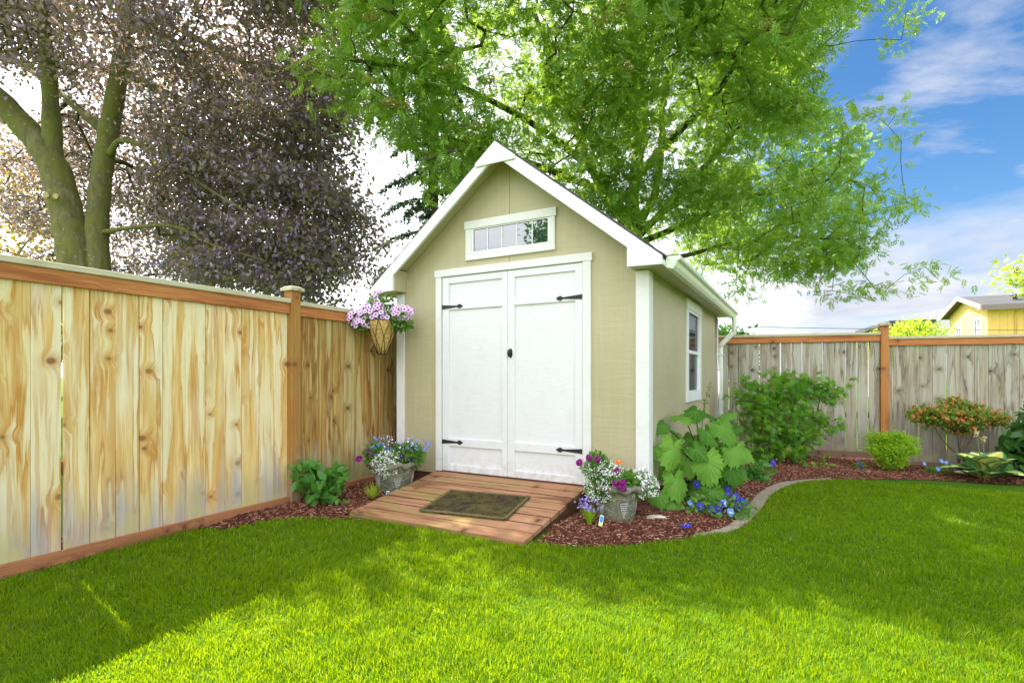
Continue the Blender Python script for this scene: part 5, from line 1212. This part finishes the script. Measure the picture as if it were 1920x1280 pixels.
# --- pansies
rng = np.random.default_rng(24); random.seed(24)
def pansy_patch(label, loc, spots, size, me, r, n=260, h=.07, lsize=.04, name='pansy_plant', group=None):
    t = thing(name, label, 'flowers', tuple(loc), group=group); leafmass('foliage', (0, 0, h*.6), (r[0], r[1], h), n, lsize, M['flower_leaf'], t, LEAF, .8); st = MB()
    for p in spots:
        p = np.array(p); bloom(me if not isinstance(me, list) else random.choice(me), t, p, (random.uniform(-.3, .3), -.85, .4), size*random.uniform(.85, 1.15)); st.tube([(p[0]*.7, p[1]+.03, 0), tuple(p+np.array([0, .01, 0]))], .0018, 5)
    st.build('stems', M['stem'], t); return t
loc = np.array([1.74, 4.42, .03]); pts = [(1295, 943, 4.45), (1313, 949, 4.38), (1334, 954, 4.35), (1346, 955, 4.33), (1352, 945, 4.36), (1358, 942, 4.38), (1364, 927, 4.55), (1379, 931, 4.5), (1382, 936, 4.45), (1390, 938, 4.48), (1384, 949, 4.35), (1396, 941, 4.45), (1370, 960, 4.28), (1306, 908, 4.75), (1352, 900, 4.8), (1365, 915, 4.7), (1389, 986, 4.13)]
t = pansy_patch('deep blue pansies spilling from under the big serrated leaves', loc, [at(*p)-loc for p in pts[:16]], .034, [ME['pansy'], ME['pansy'], ME['pansy'], ME['lpansy']], (.30, .20), 420, .09)
loc = np.array([2.98, 6.2, .02]); pansy_patch('small group of blue pansies at the bend of the bed left of the maple bush', loc, [(-.03, -.05, .13), (.04, -.04, .12), (.07, -.05, .15), (-.1, -.03, .1)], .032, ME['pansy'], (.12, .1), 120, .08)
loc = np.array([5.62, 6.95, zb(5.62, 6.95)]); pansy_patch('pale blue pansies low in front of the right kickboard', loc, [(-.18, 0, .13), (.03, -.02, .17), (.09, -.02, .15), (.15, -.02, .11), (.19, -.02, .09), (-.04, -.05, .07)], .034, ME['lpansy'], (.17, .08), 130, .06)
loc = np.array([4.72, 7.15, zb(4.72, 7.15)]); pansy_patch('tiny blue flowered plant on the mulch left of the lime green conifer', loc, [(-.02, 0, .12), (.0, -.02, .05)], .028, ME['pansy'], (.07, .06), 70, .06)
p = gp(1283, 998); fb = thing('fallen_flower', 'blue blossom lying alone on the mulch in front of the pale rock', 'flower', (p[0], p[1], .045)); bloom(ME['pansy'], fb, (0, 0, .005), (.2, -.3, .9), .03); bloom(ME['pansy'], fb, (.035, .01, .005), (-.2, -.3, .9), .026)

# --- lavender tuft, grass tuft
def tuft(name, label, loc, n, h, spread, mat, w=.006, cat='plant', flowers=None):
    t = thing(name, label, cat, tuple(loc)); V = []; Fc = []
    for i in range(n):
        a = random.uniform(0, 6.28); l = h*random.uniform(.6, 1.05); sp = spread*random.uniform(.2, 1); b = len(V); ca, sa = math.cos(a), math.sin(a)
        for k in range(5):
            u = k/4; r = .012+sp*u**1.4; zz = l*u*(1-.18*u*sp/spread); ww = w*(1-u*.85); V += [(ca*r-sa*ww, sa*r+ca*ww, zz), (ca*r+sa*ww, sa*r-ca*ww, zz)]
        for k in range(4): Fc.append((b+2*k, b+2*k+1, b+2*k+3, b+2*k+2))
    npobj('blades', V, Fc, mat, t)
    if flowers: tinyflowers('blossoms', (0, 0, h*.9), (spread*1.15, spread*.9, h*.28), flowers, .016, M['fl_lav'], t, 4, .009, -.6)
    return t
tuft('blue_eyed_grass', 'tuft of thin blades with small violet flowers in front of the right planter', (.60, 4.09, .03), 110, .17, .10, M['lime_leaf'], .003, flowers=34)
tuft('ornamental_grass', 'spiky pale green grass tuft between the left planter and the hydrangea bush', (-1.30, 4.93, .03), 90, .16, .15, M['bright_leaf'], .005)
# --- tags
def tagm(label, loc, rz_, s=1.0, yellow=True):
    t = thing('plant_tag', label, 'plant tag', tuple(loc), rz_); mb = MB(); mb.box(-.016*s, .016*s, 0, .0015, 0, .085*s); mb.build('tag_plate', M['tagwhite'], t)
    mb = MB(); mb.box(-.0125*s, .0125*s, -.001, -.0002, .03*s, .078*s); mb.build('tag_picture', M['tagblue'], t)
    if yellow: mb = MB(); mb.tube([(0, -.0002, .014*s), (0, -.0012, .014*s)], .013*s, 12); mb.build('tag_sticker', M['tagyellow'], t)
    t.rotation_euler = (math.radians(-18), math.radians(14), rz_)
tagm('small blue and white plant tag with yellow dot by the violet flowered tuft', (.675, 4.03, .035), 0, .95); tagm('small white plant tag with blue picture by the spiky grass near the left planter', (-1.175, 4.93, .04), .2, .8, False)
# --- rock
def rock(label, loc, s, seed):
    mb = MB(); mb.ball((0, 0, 0), 1, 0, 3); r_ = random.Random(seed)
    ks = [(Vector((r_.gauss(0, 1), r_.gauss(0, 1), r_.gauss(0, 1))), r_.random()*6) for _ in range(8)]
    for v in mb.bm.verts:
        d = 1+.12*sum(math.sin(v.co.dot(k)*2+p) for k, p in ks)/2; v.co = Vector((v.co.x*d*s[0], v.co.y*d*s[1], v.co.z*d*s[2]))
    for f in mb.bm.faces: f.smooth = False
    o = mb.build('rock', M['rock']); o.location = loc; meta(o, label, 'rock')
p = gp(1231, 984); rock('flat pale rock lying on the mulch in front of the broad leaved clump', (p[0], p[1]+.03, .045), (.085, .055, .03), 3)
p = gp(1815, 895); rock('flat tan rock half hidden under the variegated hosta', (p[0], p[1]+.05, zb(*p)+.02), (.13, .07, .04), 8)
# saucer behind right pot
mb = MB(); mb.lathe([(0, 0), (.09, 0), (.12, .07), (.125, .085), (.112, .085), (.1, .05), (0, .05)], 28); o = mb.build('terracotta_pot', M['brick']); o.location = (1.10, 4.36, .0); meta(o, 'low dark terracotta pot half hidden behind the right planter', 'pot')

# --- hosta
def hosta_leaf():
    V = []; att = []; Fc = []; NU, NV = 12, 10
    for i in range(NU+1):
        u = i/NU; w = .55*math.sin(math.pi*min(1, u**.8))**.8*(1-.15*u)
        for j in range(NV+1):
            s_ = -1+2*j/NV; V.append((w*s_, u, .16*abs(s_)*w*1.2-.42*u*u+.25*u+.012*math.sin(s_*14))); att.append(max(abs(s_), (u-.75)*3.2 if u > .75 else 0, 0))
    for i in range(NU):
        for j in range(NV): a = i*(NV+1)+j; Fc.append((a, a+1, a+NV+2, a+NV+1))
    return npmesh('hosta_leaf', V, Fc, M['hosta'], smooth=True, attr=att)
hl = hosta_leaf(); hx, hy = 5.87, 6.55; ht = thing('hosta', 'variegated yellow and green hosta in front of the grey fence at right', 'plant', (hx, hy, zb(hx, hy)))
for i in range(24):
    a = 2*math.pi*i/12+random.uniform(-.2, .2)+(.26 if i >= 12 else 0); inner = i >= 12; pit = random.uniform(.3, .6) if not inner else random.uniform(.75, 1.05); r = .07; o = bpy.data.objects.new('leaf', hl); link(o, ht)
    s_ = random.uniform(.32, .40)*(1 if not inner else .85); o.location = (math.cos(a)*r, math.sin(a)*r*.8, .03+(.08 if inner else 0)); o.rotation_euler = (pit, random.uniform(-.25, .25), a-math.pi/2); o.scale = (s_, s_, s_)
for px, py, k in ((1831, 832, 0), (1844, 838, 1)):
    e = at(px, 815+10*k, 6.5)-np.array([hx, hy, zb(hx, hy)]); mb = MB(); mb.tube([(0, 0, 0), (e[0]*.5, e[1]*.5, e[2]*.5), tuple(e)], .005, 6)
    for q in range(22): mb.ball(tuple(e+np.array([random.gauss(0, .014), random.gauss(0, .014), random.uniform(-.03, .05)])), .011, 1, 1)
    mb.build('flower_stalk', [M['stem'], M['berry_pale']], ht)

GR = {'wooden_fence': 'board fences round the yard', 'white_alyssum': 'white alyssum in the stone planters', 'purple_verbena': 'purple verbena in the stone planters', 'pansy_plant': 'pansies in the flower bed',
      'plant_tag': 'plant tags in the mulch', 'rock': 'rocks on the mulch', 'power_line': 'power lines over the fence', 'distant_tree': 'far off trees behind the yard'}
for o in list(COL.objects):
    b = o.name.split('.')[0]
    if o.parent is None and b in GR and 'category' in o: o['group'] = GR[b]

# ================================================================== LIGHT, SKY, CAMERA
SUN_AZ = math.radians(-50)       # from +Y toward +X (negative = left)
SUN_EL = math.radians(50)
sd = Vector((math.sin(SUN_AZ)*math.cos(SUN_EL), math.cos(SUN_AZ)*math.cos(SUN_EL), math.sin(SUN_EL)))
sun = bpy.data.lights.new('sun', 'SUN'); sun.energy = 4.8; sun.angle = math.radians(.53); sun.color = (1, .93, .80)
so = bpy.data.objects.new('sun', sun); COL.objects.link(so); so.rotation_euler = sd.to_track_quat('Z', 'Y').to_euler()
W = bpy.data.worlds.new('World'); SC.world = W; W.use_nodes = True; nt = W.node_tree; nt.nodes.clear()
class WN(NT):
    def __init__(s): s.t = nt
w = WN(); sky = w.n('ShaderNodeTexSky', sky_type='NISHITA'); sky.sun_disc = False; sky.sun_elevation = SUN_EL; sky.sun_rotation = SUN_AZ; sky.air_density = 1.0; sky.dust_density = .3; sky.ozone_density = 3.0
g = w.n('ShaderNodeTexCoord').outputs['Generated']; X_, Y_, Z_ = w.sep(g)
hs = w.n('ShaderNodeHueSaturation'); hs.inputs['Saturation'].default_value = 1.25; hs.inputs['Value'].default_value = .55; w.l(sky.outputs[0], hs.inputs['Color'])
# cloud layer: project direction onto a plane
zc = w.math('MAXIMUM', Z_, .04); pl = w.comb(w.math('DIVIDE', X_, w.math('ADD', zc, .12)), w.math('DIVIDE', Y_, w.math('ADD', zc, .12)), 0.)
n1 = w.noise(pl, .85, 8, .58, .35); n2 = w.noise(pl, .33, 3, .5, .2)
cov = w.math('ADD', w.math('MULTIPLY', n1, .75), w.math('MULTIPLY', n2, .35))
left = w.math('MULTIPLY', w.math('SUBTRACT', .46, X_), .9)            # more cloud to the left, and out of view behind as added fill
behind = w.math('MULTIPLY', w.math('MAXIMUM', w.math('MULTIPLY', Y_, -1.), 0.), .15)  # unseen cloud behind the camera, added to brighten the shade
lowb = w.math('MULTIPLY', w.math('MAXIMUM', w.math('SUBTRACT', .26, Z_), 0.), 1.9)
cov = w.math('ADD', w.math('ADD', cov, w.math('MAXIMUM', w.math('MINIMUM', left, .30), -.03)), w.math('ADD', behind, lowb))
wv = w.n('ShaderNodeVectorMath', operation='ADD'); w.l(w.scale(pl, (1.0, 1.5, 1.)), wv.inputs[0]); wv.inputs[1].default_value = (5.5, 13.1, 0)
wisp = w.noise(wv.outputs[0], 1.15, 9, .6, .35); wm = w.math('MULTIPLY', w.ramp(wisp, [(.54, 0.), (.68, 1.)]), .75)
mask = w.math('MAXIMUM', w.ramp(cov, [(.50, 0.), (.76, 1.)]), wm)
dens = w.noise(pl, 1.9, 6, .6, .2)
ccol = w.mix(w.ramp(dens, [(.3, 0.), (.65, 1.)]), (5.9, 6.3, 7.2), (8.8, 8.8, 8.9))  # cloud brightness raised to fill the shade from outside the view
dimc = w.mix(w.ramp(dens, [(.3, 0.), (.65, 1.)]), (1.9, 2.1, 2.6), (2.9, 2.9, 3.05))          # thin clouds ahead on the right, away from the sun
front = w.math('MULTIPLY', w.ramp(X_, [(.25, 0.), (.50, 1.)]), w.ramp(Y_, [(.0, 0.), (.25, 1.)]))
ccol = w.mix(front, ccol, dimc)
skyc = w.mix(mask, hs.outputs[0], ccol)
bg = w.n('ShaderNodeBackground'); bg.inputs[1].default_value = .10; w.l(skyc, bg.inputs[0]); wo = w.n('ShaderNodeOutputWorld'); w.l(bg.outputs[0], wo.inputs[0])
cam = bpy.data.cameras.new('camera'); co = bpy.data.objects.new('camera', cam); COL.objects.link(co); co.location = (0, 0, H); co.rotation_euler = (math.radians(90), 0, 0)
cam.sensor_width = 36; cam.lens = F/1920*36; cam.shift_y = (HOR-640)/1920; cam.clip_end = 2000; cam.clip_start = .05; SC.camera = co
SC.view_settings.view_transform = 'Standard'; SC.view_settings.look = 'None'; SC.view_settings.gamma = 1; SC.view_settings.exposure = 1.75
SC.render.engine = 'CYCLES'; SC.cycles.max_bounces = 8; SC.cycles.diffuse_bounces = 4; SC.cycles.transparent_max_bounces = 8
